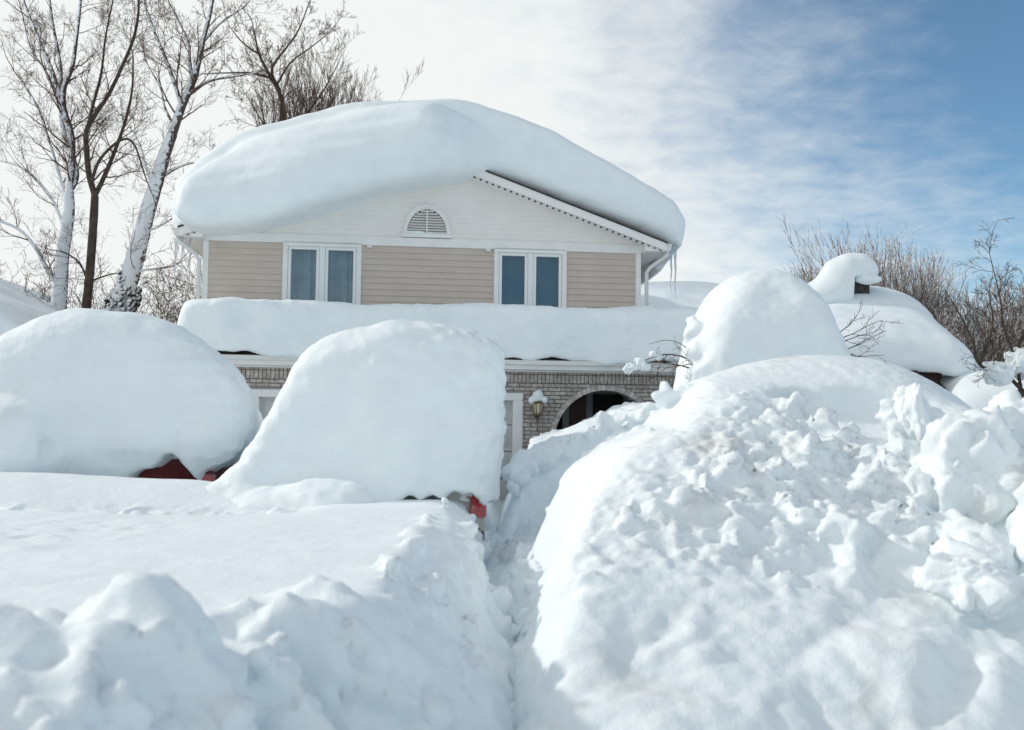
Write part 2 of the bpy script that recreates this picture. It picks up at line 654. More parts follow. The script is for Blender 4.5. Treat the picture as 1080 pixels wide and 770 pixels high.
M['bark'] = bark_mat('dark_bark', (.055, .042, .033), (.10, .078, .062))
M['bark_snowy'] = bark_mat('bark_plastered_with_snow', (.06, .045, .037), (.12, .09, .075), snow=1.3, fade=(6.6, 9.6, .85))
M['ivy'] = bark_mat('snowed_in_ivy', (.02, .03, .015), (.045, .055, .03), snow=.80)
M['bark_patchy'] = bark_mat('bark_with_snow_patches', (.055, .042, .033), (.10, .078, .062), snow=.42)
M['twig'] = bark_mat('brown_twigs', (.10, .062, .045), (.16, .10, .075))
M['twig_snowy'] = bark_mat('twigs_with_snow', (.14, .09, .07), (.21, .14, .11), snow=.42, side=(-.35, -.1, .93))


def slot_mat(name, pitch, share):
    """white aluminium strip with a row of dark punched slots along x"""
    m = mat(name, (.8, .8, .78), .5, .4)
    tc = N(m, 'ShaderNodeTexCoord')
    sx = N(m, 'ShaderNodeSeparateXYZ'); L(m, tc.outputs['Object'], sx.inputs[0])
    a = N(m, 'ShaderNodeMath', operation='DIVIDE'); L(m, sx.outputs['X'], a.inputs[0]); a.inputs[1].default_value = pitch
    f = N(m, 'ShaderNodeMath', operation='FRACT'); L(m, a.outputs[0], f.inputs[0])
    c = N(m, 'ShaderNodeMath', operation='LESS_THAN'); L(m, f.outputs[0], c.inputs[0]); c.inputs[1].default_value = share
    mx = N(m, 'ShaderNodeMix', data_type='RGBA'); L(m, c.outputs[0], mx.inputs['Factor'])
    mx.inputs['A'].default_value = (.78, .78, .76, 1); mx.inputs['B'].default_value = (.05, .045, .04, 1)
    L(m, mx.outputs['Result'], bsdf(m).inputs['Base Color'])
    return m


M['slots'] = slot_mat('slotted_soffit_strip', .125, .36)


# ------------------------------------------------------------------ camera
CAM_Z = 1.7
cd = bpy.data.cameras.new('camera')
cam = bpy.data.objects.new('camera', cd)
COL.objects.link(cam)
cam.matrix_world = Matrix.Translation((0, 0, CAM_Z)) @ Matrix.Rotation(PI / 2 + math.radians(3.0), 4, 'X') @ Matrix.Rotation(math.radians(.7), 4, 'Z')
cd.sensor_width = 36
cd.lens = 35
cd.clip_end = 3000
cd.clip_start = .05
cd.dof.use_dof = True
cd.dof.focus_distance = 17
cd.dof.aperture_fstop = 1.8
SC.camera = cam

# ------------------------------------------------------------------ the house
HA = math.radians(6.5)
HO = (-1.74, 20.3, 0)
HM = Matrix.Translation(HO) @ Matrix.Rotation(HA, 4, 'Z')
house = empty('house', HO, HA)
tag(house, 'two storey tan sided house with brick garage front and gable facing the street', 'house')

FY = -1.4          # brick front, ahead of the upper storey (y = 0)
XL, XR = -4.49, 4.44
Z0, Z1 = 2.9, 5.16  # siding from the porch roof to the frieze


def siding(name, m, spans, z0, z1, step, y=0.0, lip=.019, clip=None):
    """horizontal laps: each course leans out to a lip at its lower edge; spans(z) gives the x ranges of a course"""
    b = MB()
    z = z1
    while z > z0 + 1e-4:
        zb = max(z0, z - step)
        for xa, xb in spans((z + zb) / 2, z, zb):
            if xb - xa < .01: continue
            b.face([(xa, y - lip, zb), (xb, y - lip, zb), (xb, y - .001, z), (xa, y - .001, z)])
            b.face([(xa, y, zb), (xb, y, zb), (xb, y - lip, zb), (xa, y - lip, zb)])
        z = zb
    return b.build(name, m, house)


WIN = [(-2.93, -1.36), (1.35, 2.87)]
def sp(zm, za, zb):
    x = XL + .1
    out = []
    for a, b in WIN:
        if zm > 3.7:
            out.append((x, a + .02)); x = b - .02
    out.append((x, XR - .1))
    return out
siding('siding', M['tan'], sp, Z0, Z1, .127)

# body behind the siding (side and back walls)
b = MB()
b.face([(XL, .004, 0), (XL, 9, 0), (XL, 9, 5.4), (XL, .004, 5.4)])
b.face([(XR, .004, 0), (XR, 9, 0), (XR, 9, 5.4), (XR, .004, 5.4)])
b.face([(XL, 9, 0), (XR, 9, 0), (XR, 9, 5.4), (0, 9, 7.05), (XL, 9, 5.4)])
b.build('outer_wall', M['tan'], house)
for x0, x1 in ((XL - .012, XL + .1), (XR - .1, XR + .012)):
    MB().box(x0, x1, -.025, .1, 2.9, 5.16).build('corner_board', M['white'], house, bevel=.006)

# frieze board between the storeys of siding
MB().box(XL - .02, XR + .02, -.05, .02, 5.162, 5.34).build('frieze_board', M['white'], house, bevel=.008)
RZ, RS = 7.12, .357          # roof surface at the ridge, pitch
def roof_z(x): return RZ - RS * abs(x)
def spg(zm, za, zb):
    w = (RZ - .2 - zb) / RS
    w = min(w, 4.5)
    out, r2 = [(-w, w)], None
    if zb < 6.0:
        h = max(zm - 5.42, 0)
        r = math.sqrt(max(.6 ** 2 - h * h, 0)) * .8
        if r > .02: out = [(-w, -r - .045), (r - .045, w)]
    return out
siding('gable_siding', M['gable'], spg, 5.34, 6.98, .1, y=-.005, lip=.015)
MB().box(-.03, .03, -.03, .0, 6.02, 6.9).build('gable_seam_strip', M['gable'], house)
MB().face([(-4.5, .012, 5.3), (4.5, .012, 5.3), (0, .012, 6.95)]).build('gable_backing', M['gable'], house)

# half-round attic vent
vent = empty('gable_vent'); vent.parent = house; vent.location = (-.045, 0, 5.44)
def arc(r, n=24, a0=0, a1=PI): return [(r * math.cos(a0 + (a1 - a0) * i / n), r * math.sin(a0 + (a1 - a0) * i / n)) for i in range(n + 1)]
b = MB()
o_, i_ = arc(.5), arc(.41)
sx, sz = .98, 1.22
for k in range(24):
    q = [(o_[k][0] * sx, o_[k][1] * sz), (o_[k + 1][0] * sx, o_[k + 1][1] * sz), (i_[k + 1][0] * sx, i_[k + 1][1] * sz), (i_[k][0] * sx, i_[k][1] * sz)]
    b.prism([(x, -.075, z) for x, z in q], (0, .07, 0))
b.box(-.52, .52, -.08, -.005, -.085, -.002)
b.build('vent_frame', M['white'], vent, bevel=.006)
b = MB()
n = 9
for k in range(n):
    z = .005 + k * .054
    w = .405 * sx * math.sqrt(max(0, 1 - ((z + .03) / (.405 * sz)) ** 2))
    if w > .03:
        b.prism([(-w, -.055, z), (-w, -.058, z + .006), (-w, -.015, z + .05), (-w, -.012, z + .044)], (2 * w, 0, 0))
b.box(-.012, .012, -.064, -.01, 0, .47)
b.build('louvre', M['gable'], vent)
b = MB(); b.face([(x * sx, -.008, z * sz) for x, z in arc(.42)]); b.build('vent_backing', M['black'], vent)

# roof: two slabs, rake boards, soffits, eave boxes
for s in (-1, 1):
    nm = 'roof' if s < 0 else 'roof.001'
    e = 4.92
    b = MB()
    b.prism([(0, -.42, RZ), (s * e, -.42, roof_z(e)), (s * e, -.42, roof_z(e) - .03), (0, -.42, RZ - .03)], (0, 9.8, 0))
    b.build('roof', M['shingle'], house)
    b = MB()
    b.prism([(0, -.40, RZ - .034), (s * (e - .02), -.40, roof_z(e - .02) - .034), (s * (e - .02), -.40, roof_z(e - .02) - .20), (0, -.40, RZ - .22)], (0, .03, 0))
    b.build('rake_board', M['white'], house, bevel=.004)
    b = MB()   # soffit under the rake with a row of vent dashes as real slots
    b.prism([(0, -.368, RZ - .21), (s * (e - .03), -.368, roof_z(e - .03) - .19), (s * (e - .03), -.368, roof_z(e - .03) - .205), (0, -.368, RZ - .225)], (0, .36, 0))
    b.build('rake_soffit', M['white'], house)
    b = MB()
    b.prism([(s * .25, -.39, roof_z(.25) - .222), (s * (e - .1), -.39, roof_z(e - .1) - .222), (s * (e - .1), -.39, roof_z(e - .1) - .235), (s * .25, -.39, roof_z(.25) - .235)], (0, .1, 0))
    b.build('soffit_strip', M['slots'], house)
    # eave soffit + fascia + gutter along the side
    MB().box(min(s * 4.5, s * 4.9), max(s * 4.5, s * 4.9), .0, 9.3, 5.172, 5.19).build('eave_soffit', M['white'], house)
    MB().prism([(s * 4.90, -.37, 5.16), (s * 5.0, -.37, 5.2), (s * 5.02, -.37, 5.33), (s * 4.90, -.37, 5.33)], (0, 9.7, 0)).build('gutter', M['gutter'], house)
    # boxed return at the front corner
    MB().prism([(s * 4.45, -.36, 5.17), (s * 4.88, -.36, 5.17), (s * 4.88, -.36, 5.32), (s * 4.45, -.36, 5.46)], (0, .35, 0)).build('eave_return', M['white'], house, bevel=.005)
    # downspout with its offset
    P = [(s * 4.95, -.3, 5.18), (s * 4.94, -.3, 5.1), (s * 4.62, -.12, 4.86), (s * 4.56, -.075, 4.76), (s * 4.56, -.075, 3.0)]
    MB().tube(P, .04, 8).build('downspout', M['gutter'], house, smooth=True)


def window(x0, x1, z0, z1, inner, seed):
    w = empty('window'); w.parent = house
    t = .1
    y = -.05
    b = MB()
    b.box(x0, x1, y, .02, z1 - t, z1); b.box(x0, x1, y, .02, z0, z0 + t)
    b.box(x0, x0 + t, y, .02, z0 + t + .001, z1 - t - .001); b.box(x1 - t, x1, y, .02, z0 + t + .001, z1 - t - .001)
    b.build('window_casing', M['white'], w, bevel=.008)
    MB().box(x0 - .03, x1 + .03, -.085, -.052, z0 - .02, z0 + .04).build('window_sill', M['white'], w, bevel=.006)
    a0, a1, c0, c1 = x0 + t, x1 - t, z0 + t, z1 - t
    xm = (a0 + a1) / 2
    b = MB()
    b.box(xm - .055, xm + .055, -.04, .04, c0, c1)
    b.build('mullion', M['frame'], w, bevel=.006)
    for p0, p1 in ((a0 + .004, xm - .058), (xm + .058, a1 - .004)):
        f = .062
        b = MB()
        b.box(p0, p1, -.03, .03, c1 - f, c1 - .003); b.box(p0, p1, -.03, .03, c0 + .003, c0 + f)
        b.box(p0, p0 + f, -.03, .03, c0 + f + .001, c1 - f - .001); b.box(p1 - f, p1, -.03, .03, c0 + f + .001, c1 - f - .001)
        s = b.build('sash', M['frame'], w, bevel=.006)
        MB().box(p0 + f - .01, p1 - f + .01, .0, .006, c0 + f - .01, c1 - f + .01).build('pane', M['glass'], w)
        # behind the pane
        n = 48
        bb = MB()
        g = np.random.default_rng(seed + int(p0 * 10) + 100)
        ph = g.uniform(0, 6, 4)
        prev = None
        for k in range(n + 1):
            u = k / n
            x = p0 + (p1 - p0) * u
            if inner == 'curtain':
                yy = .12 + .03 * math.sin(u * 22 + ph[0]) + .018 * math.sin(u * 41 + ph[1])
                yt = .12 + .02 * math.sin(u * 30 + ph[2])
            else:
                yy = yt = .12
            if prev:
                bb.face([(prev[0], prev[1], c0), (x, yy, c0), (x, yt, c1), (prev[0], prev[2], c1)])
            prev = (x, yy, yt)
        bb.build('curtain' if inner == 'curtain' else 'sky_sheet', M[inner], w, smooth=True)
    b = MB()   # dark room behind
    b.face([(a0, .5, c0), (a1, .5, c0), (a1, .5, c1), (a0, .5, c1)])
    b.face([(a0, .03, c0), (a0, .5, c0), (a0, .5, c1), (a0, .03, c1)]); b.face([(a1, .03, c0), (a1, .5, c0), (a1, .5, c1), (a1, .03, c1)])
    b.face([(a0, .03, c0), (a1, .03, c0), (a1, .5, c0), (a0, .5, c0)]); b.face([(a0, .03, c1), (a1, .03, c1), (a1, .5, c1), (a0, .5, c1)])
    b.build('window_reveal', M['greyframe'], w)
    return w
wl = window(-2.93, -1.36, 3.76, 5.2, 'curtain', 1)
wr = window(1.35, 2.87, 3.80, 5.2, 'sky_sheet', 2)
wl['label'] = 'white casement window with pale gathered curtains'
wr['label'] = 'white casement window with blue sheet for reflected sky'
# floodlight sensors beside the left and right windows under the frieze
for x in (-1.2, 1.22):
    MB().box(x - .05, x + .05, -.09, -.052, 5.11, 5.155).tube([(x, -.09, 5.13), (x + .03, -.13, 5.11)], .022, 8).build('cable_clip', M['white'], house)

# ---- lower storey: brick front with garage opening and porch arch
GX0, GX1, GZ = -3.33, 1.81, 2.17
AX, AZ, AR = 3.43, 1.24, 1.0
BX0, BX1, BZ = -4.75, 5.45, 2.37
b = MB()
def wallquad(x0, x1, zb0, zb1, z1=BZ):
    b.face([(x0, FY, zb0), (x1, FY, zb1), (x1, FY, z1), (x0, FY, z1)])
wallquad(BX0, GX0, 0, 0)
wallquad(GX0, GX1, GZ, GZ)
AO = AR + .11
wallquad(GX1, AX - AO, 0, 0)
n = 40
for k in range(n):
    a0 = PI - PI * k / n; a1 = PI - PI * (k + 1) / n
    x0, x1 = AX + AO * math.cos(a0), AX + AO * math.cos(a1)
    wallquad(x0, x1, AZ + AO * math.sin(a0), AZ + AO * math.sin(a1))
wallquad(AX + AO, BX1, 0, 0)
b.face([(AX - AR, FY, 0), (AX - AR, FY, AZ), (AX - AO, FY, AZ), (AX - AO, FY, 0)])
b.face([(AX + AR, FY, 0), (AX + AR, FY, AZ), (AX + AO, FY, AZ), (AX + AO, FY, 0)])
# side returns and the arch's inner face
b.face([(BX0, FY, 0), (BX0, .5, 0), (BX0, .5, BZ), (BX0, FY, BZ)])
b.face([(BX1, FY, 0), (BX1, 5, 0), (BX1, 5, BZ), (BX1, FY, BZ)])
for k in range(n):
    a0 = PI * k / n; a1 = PI * (k + 1) / n
    p = [(AX + AR * math.cos(a), AZ + AR * math.sin(a)) for a in (a0, a1)]
    b.face([(p[0][0], FY, p[0][1]), (p[1][0], FY, p[1][1]), (p[1][0], FY + .3, p[1][1]), (p[0][0], FY + .3, p[0][1])])
for s in (-1, 1):
    b.face([(AX + s * AR, FY, 0), (AX + s * AR, FY + .3, 0), (AX + s * AR, FY + .3, AZ), (AX + s * AR, FY, AZ)])
b.build('brick_front', M['brick'], house)
MB().box(BX0, BX1, FY - .012, FY + .05, BZ + .002, BZ + .199).build('soldier_course', M['soldier'], house)
b = MB()
n = 34
for k in range(n):
    a0, a1 = PI * (k + .07) / n, PI * (k + .93) / n
    q = [(AX + r * math.cos(a), AZ + r * math.sin(a)) for r, a in ((AR, a0), (AR + .105, a0), (AR + .105, a1), (AR, a1))]
    pr = .01 + .008 * random.random()
    b.prism([(x, FY - pr, z) for x, z in q], (0, .1, 0))
b.build('arch_brickwork', M['voussoir'], house, bevel=.003)
b = MB()
outer = [(AX + (AR + .104) * math.cos(PI * k / n), AZ + (AR + .104) * math.sin(PI * k / n)) for k in range(n + 1)]
inner = [(AX + (AR + .003) * math.cos(PI * k / n), AZ + (AR + .003) * math.sin(PI * k / n)) for k in range(n, -1, -1)]
b.prism([(x, FY - .004, z) for x, z in outer + inner], (0, .08, 0))
b.build('arch_joint', M['greyframe'], house)

# porch behind the arch
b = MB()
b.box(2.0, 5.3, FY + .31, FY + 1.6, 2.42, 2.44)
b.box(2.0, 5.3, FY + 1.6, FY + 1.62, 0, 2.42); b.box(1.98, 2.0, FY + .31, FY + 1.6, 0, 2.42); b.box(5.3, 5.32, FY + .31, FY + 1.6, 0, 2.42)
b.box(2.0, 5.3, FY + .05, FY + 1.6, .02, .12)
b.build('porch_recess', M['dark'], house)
MB().box(2.98, 3.36, FY + 1.54, FY + 1.58, .12, 2.2).build('front_door', M['darkred'], house, bevel=.01)
b = MB()
for x in (2.9, 3.4, 4.2):
    b.box(x - .07, x + .07, FY + 1.5, FY + 1.595, .12, 2.3)
b.box(2.83, 4.27, FY + 1.51, FY + 1.59, 2.21, 2.32)
b.build('porch_door_frame', M['greyframe'], house, bevel=.008)

# garage door: four rows of raised panels in a recess, cased in white
gd = empty('garage_door'); gd.parent = house
gx0, gx1, gy = GX0 + .19, GX1 - .19, FY + .12
rows = 4
rh = 2.05 / rows
for r in range(rows):
    z0 = .02 + r * rh
    b = MB()
    b.box(gx0, gx1, gy, gy + .04, z0, z0 + rh - .012)
    b.build('door_section', M['garage'], gd, bevel=.004)
    b = MB()
    nn = 8
    pw = (gx1 - gx0) / nn
    for k in range(nn):
        xa, xb = gx0 + k * pw + .07, gx0 + (k + 1) * pw - .07
        za, zb = z0 + .085, z0 + rh - .1
        i = .045
        o4 = [(xa, za), (xb, za), (xb, zb), (xa, zb)]
        i4 = [(xa + i, za + i), (xb - i, za + i), (xb - i, zb - i), (xa + i, zb - i)]
        for q in range(4):
            q2 = (q + 1) % 4
            b.face([(o4[q][0], gy - .002, o4[q][1]), (o4[q2][0], gy - .002, o4[q2][1]), (i4[q2][0], gy - .018, i4[q2][1]), (i4[q][0], gy - .018, i4[q][1])])
        b.face([(x, gy - .018, z) for x, z in i4])
    b.build('raised_panels', M['garage'], gd)
b = MB()
b.box(GX0, GX0 + .19, FY - .03, FY + .14, 0, GZ - .15); b.box(GX1 - .19, GX1, FY - .03, FY + .14, 0, GZ - .15)
b.box(GX0, GX1, FY - .03, FY + .14, GZ - .149, GZ)
b.build('door_casing', M['white'], gd, bevel=.01)
b = MB()
b.box(GX0 - .01, GX1 + .01, FY - .045, FY - .0, GZ + .002, GZ + .03)
b.build('drip_cap', M['greyframe'], gd)

# lower roof over garage and porch: shingled lean-to with white fascia and soffit
b = MB()
b.prism([(-4.95, FY - .42, 2.80), (-4.95, 0, 3.36), (-4.95, 0, 3.33), (-4.95, FY - .42, 2.77)], (10.6, 0, 0))
b.build('porch_roof', M['shingle'], house)
b = MB()
b.box(-4.93, 5.63, FY - .40, FY - .36, 2.60, 2.765)
b.build('porch_fascia', M['white'], house, bevel=.006)
MB().box(-4.93, 5.63, FY - .358, FY + .0, 2.605, 2.62).build('porch_soffit', M['white'], house)
MB().prism([(-4.93, FY - .405, 2.68), (-4.93, FY - .5, 2.69), (-4.93, FY - .51, 2.77), (-4.93, FY - .405, 2.77)], (10.56, 0, 0)).build('porch_gutter', M['gutter'], house, bevel=.004)
MB().box(BX0, BX1, FY - .03, FY + .03, 2.572, 2.604).build('brick_frieze', M['white'], house, bevel=.005)

# wall lantern between garage door and arch
lan = empty('wall_lantern', HM @ Vector((2.08, FY - .012, 1.72)), HA)
tag(lan, 'bronze carriage lantern with snow on its lid on the brick beside the garage door', 'lantern')
b = MB()
b.box(-.05, .05, -.02, -.001, -.02, .2)
b.tube([(0, -.015, .02), (0, -.08, -.08), (0, -.14, -.06), (0, -.15, .0)], .012, 8)
b.tube([(0, -.15, -.28), (0, -.15, -.02)], [.004, .012], 8)
b.build('bracket', M['bronze'], lan, smooth=True)
b = MB()
b.tube([(0, -.15, 0), (0, -.15, .025), (0, -.15, .03), (0, -.15, .06)], [.03, .085, .085, .07], 6)
b.tube([(0, -.15, .245), (0, -.15, .26), (0, -.15, .33), (0, -.15, .36)], [.125, .12, .05, .012], 6)
for k in range(6):
    a = k * PI / 3
    b.tube([(.07 * math.cos(a), -.15 + .07 * math.sin(a), .05), (.108 * math.cos(a), -.15 + .108 * math.sin(a), .25)], .008, 5)
b.build('cage', M['bronze'], lan)
MB().tube([(0, -.15, .055), (0, -.15, .245)], [.064, .1], 6).build('lamp_glass', M['lampglass'], lan)


# ------------------------------------------------------------------ snow
def snow_obj(name, vol, m, label, cat='snow', group=None, kind=None, floor=None, world=None, disp=None, sm=1):
    me = vol.mesh(name, floor, sm)
    if disp is not None:
        displace(me, disp)
    o = link(name, me, m, None, True)
    if world is not None: o.matrix_world = world
    return tag(o, label, cat, group, kind)


# --- slab on the upper roof (house coordinates)
top = [(-5.06, 5.75), (-5.0, 6.1), (-4.86, 6.42), (-4.4, 6.83), (-3.74, 7.25), (-2.23, 7.83), (-1.07, 8.09), (.11, 8.23), (1.11, 8.20), (2.11, 7.95),
       (3.34, 7.40), (4.37, 6.88), (5.15, 6.40), (5.44, 5.95), (5.42, 5.5), (5.30, 5.12), (5.10, 4.95)]
top = catmull(top, 6)
bot = [(5.0, 5.05), (5.04, 5.3), (4.9, 5.33), (0, 7.06), (-4.9, 5.33), (-4.93, 5.36), (-5.0, 5.5)]
cs_main = np.vstack([top, bot])
v = Vol((-5.7, -1.75, 4.7), (5.9, 10.2, 8.7), .055)
X, Y, Z = v.X, v.Y, v.Z
d2 = poly_sd(X[:, 0, :], Z[0, :, :], cs_main)[:, None, :]
back = Y - 9.7 - .25 * np.sin(X * 1.1)
yf = -.36 + .0 * X
d2 = d2 + .10 * np.sin(Y * .9 + X * .4)
d2 = np.maximum(d2, np.where(X > 4.7, (5.33 - .30 * sstep(.1, 1.6, Y) - Z) * sstep(2.2, 1.0, Y) - 5 * sstep(1.0, 2.2, Y), -9))
main = smax(smax(d2, yf - Y, .42), back, .6)
# the wind cornice that leans out over the left rake
ctop = catmull([(-4.80, 5.55), (-4.76, 6.05), (-4.5, 6.45), (-4.1, 6.75), (-3.5, 7.15), (-2.2, 7.62), (-1.0, 7.86), (.1, 7.94), (.9, 7.75), (1.5, 7.3)], 6)
cbot = catmull([(1.35, 6.75), (.84, 6.60), (.2, 6.42), (-.64, 6.20), (-1.4, 5.98), (-2.09, 5.77), (-2.9, 5.50), (-3.5, 5.33), (-4.1, 5.26), (-4.55, 5.29), (-4.75, 5.4)], 5)
dc = poly_sd(X[:, 0, :], Z[0, :, :], np.vstack([ctop, cbot]))[:, None, :]
reach = 1.08 * sstep(1.6, -.3, X) + .05 * np.sin(X * 2.1)
# belly: furthest out a third of the way up
rel = np.clip((Z - (7.05 - .357 * np.abs(X))) / 1.2, -.6, 1.2)
yc = -.36 - reach * (1 - .75 * np.clip(rel - .15, 0, 1) ** 1.5) + .35 * np.clip(-rel - .05, 0, 1)
corn = smax(smax(dc, (yc - Y) * .85, .3), Y - .6, .2)
v.set(smin(main, corn, .16))
v.band_noise(.35, lambda p: .07 * perlin(p * [1, 1, 1.4], 1.6, 3) + .022 * perlin(p * [.5, 1, 2.5], .5, 5))
def strata(P, Nn):   # drift layers in the cornice
    lay = P[:, 2] - .20 * P[:, 0] + .06 * perlin(P, 1.5, 9)
    f = (lay / .34) % 1.0
    m = sstep(-.05, -.6, P[:, 1]) * sstep(1.2, -.5, P[:, 0])
    return .018 * m * (np.abs(f - .5) ** .7 - .5) + .006 * fbm(P, .16, 2, 21)
snow_obj('roof_snow', v, M['snow_soft'], 'thick wind-carved snow slab overhanging the gabled upper roof of the tan house', world=HM, disp=strata)

# --- slab on the garage roof
v = Vol((-5.7, -2.6, 2.5), (6.3, .15, 4.6), .04)
X, Y, Z = v.X, v.Y, v.Z
edge = .035 * np.sin(X * 3.3) + .05 * np.sin(X * 1.27 + 1) + .02 * np.sin(X * 9.1)
yfront = -2.02 + .10 * np.sin(X * .8 + .5) + .06 * np.sin(X * 2.3) + .10 * (Z - 3.2) * np.sin(X * 1.1 + 2)
topz = 3.80 + .09 * sstep(-2.2, .1, Y) + .03 * X / 5 + .03 * np.sin(X * 1.7)
f = smax(Z - topz, yfront - Y, .30)
f = smax(f, -4.62 - .10 * np.sin(Z * 3) - X, .22)
f = smax(f, X - 5.85, .35)
lo = np.maximum(2.78 + (Y + 1.82) * .30, 2.76) + edge * .8 + .02
f = smax(f, lo - Z, .09)
f = np.maximum(f, Y - .06)
v.set(f)
# old slides: scooped shallow scars in the front
for cx, cz, rx, rz in ((-3.3, 3.42, .38, .3), (.4, 3.35, .9, .34), (1.6, 3.18, .8, .28), (3.6, 3.3, .7, .4), (-1.6, 3.25, .7, .3)):
    v.ball((cx, -2.2, cz), (rx, .16, rz), .07, cut=True)
v.band_noise(.25, lambda p: .05 * perlin(p, .9, 31) + .025 * perlin(p, .3, 32))
snow_obj('porch_roof_snow', v, M['snow'], 'long flat-topped snow slab along the garage roof under the upper windows', world=HM,
         disp=lambda P, n: .012 * fbm(P, .12, 3, 41))

# --- the van under its block of snow
v = Vol((-4.1, 9.2, .2), (.4, 15.6, 3.0), .034)
X, Y, Z = v.X, v.Y, v.Z
prof = catmull([(-.12, .3), (-.14, .85), (-.08, 1.5), (-.06, 2.05), (-.08, 2.38), (-.32, 2.56), (-.96, 2.66), (-1.5, 2.60), (-2.0, 2.38), (-2.28, 1.98), (-2.52, 1.55),
                (-2.78, 1.2), (-3.15, .93), (-3.6, .75), (-3.9, .4)], 6)
prof = np.vstack([prof, [(-3.9, -.4), (-.1, -.4)]])
Xs = X + .113 * (Y - 10)          # parked square to the house
f = poly_sd(Xs + 0 * Z, Z + 0 * Xs, prof)
f = smax(f, 9.72 + .10 * np.sin(X * 2.2 + .4) + .22 * np.clip(Z - 1.7, 0, 2) ** 2 * .6 + .05 * np.sin(Z * 3.1 + X) - Y, .28)
f = smax(f, Y - 14.9 + .3 * np.sin(X), .5)
v.set(f)
# slump along the foot of the block, left
for c, r in (((-1.75, 9.72, .62), (.62, .42, .50)), ((-2.35, 9.75, .55), (.55, .45, .42)), ((-2.9, 9.8, .5), (.5, .42, .42)), ((-3.2, 9.95, .5), (.4, .4, .34))):
    v.ball(c, r, .14)
# hollow where the tail of the van shows
q = v.f
cut = smax(smax(np.abs(X + .66) - .42 - .02 * np.sin(Z * 30), Z - (.955 - .09 * sstep(-.72, -.95, X) + .035 * np.sin(X * 11) + .02 * np.sin(X * 31) - .10 * sstep(-.42, -.22, X)), .03), Y - 10.02, .03)
v.f = smax(v.f, -cut, .035)
cut = np.maximum(np.maximum(-.34 - X, Z - (.85 + .03 * np.sin(X * 25) + .03 * np.sin(Y * 7))), Y - 12.5)
v.f = smax(v.f, -cut, .04)
# a crack across the right shoulder where the block has begun to slide
v.f = smin(v.f, smax(np.abs(Z - 1.62 - .10 * np.sin(X * 4)) - .03, np.maximum(v.f - .035, -.75 - X), .05), .08)
v.band_noise(.2, lambda p: .06 * perlin(p, .9, 51) + .022 * perlin(p * [1, 1, 2.2], .33, 52) + .012 * fbm(p, .13, 2, 53) * sstep(1.9, 1.0, p[:, 2]))
snow_obj('snow_block', v, M['snow_soft'], 'tall square-shouldered block of snow burying the beige van', floor=.25,
         disp=lambda P, n: .010 * perlin(P * [.45, .8, 2.2], .3, 65) + .018 * fbm(P, .11, 3, 61) * (.45 + sstep(-1.2, -.3, P[:, 0])) - .02 * np.abs(perlin(P, .3, 64)) * sstep(-1.0, -.4, P[:, 0]) + .004 * perlin(P * [1, 1, 3], .06, 63))

# --- the red car under its dome
v = Vol((-7.4, 10.3, .3), (-2.5, 16.4, 3.2), .04)
X, Y, Z = v.X, v.Y, v.Z
prof = catmull([(-3.40, .4), (-3.42, .95), (-3.12, 1.2), (-2.93, 1.50), (-2.95, 1.85), (-3.18, 2.26), (-3.6, 2.60), (-4.1, 2.80), (-4.85, 2.86), (-5.4, 2.78), (-5.8, 2.55), (-6.02, 2.2), (-6.25, 1.8), (-6.6, 1.4), (-7.0, .9), (-7.2, .4)], 6)
prof = np.vstack([prof, [(-7.0, -.3), (-3.3, -.3)]])
Xs = X + .113 * (Y - 11) + .06 * (Y - 11) * sstep(-5.2, -3.6, X)
f = poly_sd(Xs + 0 * Z, Z + .22 * np.clip(Y - 12.6, 0, 9) + 0 * Xs, prof)
f = smax(f, 10.92 + .35 * np.clip(Z - 1.6, 0, 2) ** 2 * .42 + .06 * np.sin(X * 1.6) + .20 * np.clip(1.35 - Z, 0, 1) * sstep(-4.9, -3.6, X) - Y, .42)
f = smax(f, Y - 15.2 + .2 * np.sin(X * 1.3), .8)
v.set(f)
v.ball((-5.15, 10.72, 1.62), (.55, .16, .16), .14, cut=True)
v.ball((-5.65, 10.85, 1.2), (.7, .35, .55), .2)
v.ball((-4.98, 10.72, 1.30), (.12, .10, .17), .07, cut=True)
cut = poly_sd(X[:, 0, :], Z[0, :, :], [(-4.22, .9), (-4.18, 1.0), (-4.06, 1.06), (-3.98, 1.04), (-3.9, 1.12), (-3.80, 1.26), (-3.72, 1.28), (-3.66, 1.16), (-3.58, 1.05), (-3.54, .9)])[:, None, :]
cut = smax(cut + .0 * Y, Y - 11.42, .03)
v.f = smax(v.f, -cut, .04)
cut = np.maximum(poly_sd(X[:, 0, :], Z[0, :, :], [(-3.42, .88), (-3.40, .99), (-3.22, .97), (-3.15, .85)])[:, None, :], Y - 11.5)
v.f = smax(v.f, -cut, .03)
v.band_noise(.25, lambda p: .07 * perlin(p, 1.1, 71) + .02 * perlin(p, .35, 72) + .03 * fbm(p, .2, 2, 73) * sstep(-4.3, -3.4, p[:, 0]) * sstep(1.9, 1.2, p[:, 2]))
snow_obj('snow_dome', v, M['snow_dirty'], 'rounded dome of snow burying the red car at left', floor=.35,
         disp=lambda P, n: .016 * perlin(P * [.45, .8, 2.5], .35, 77) + .018 * fbm(P, .12, 3, 75) * (.4 + sstep(-4.2, -3.3, P[:, 0])) - .03 * np.abs(perlin(P, .28, 76)) * sstep(-4.3, -3.5, P[:, 0]) * sstep(2.1, 1.5, P[:, 2]))

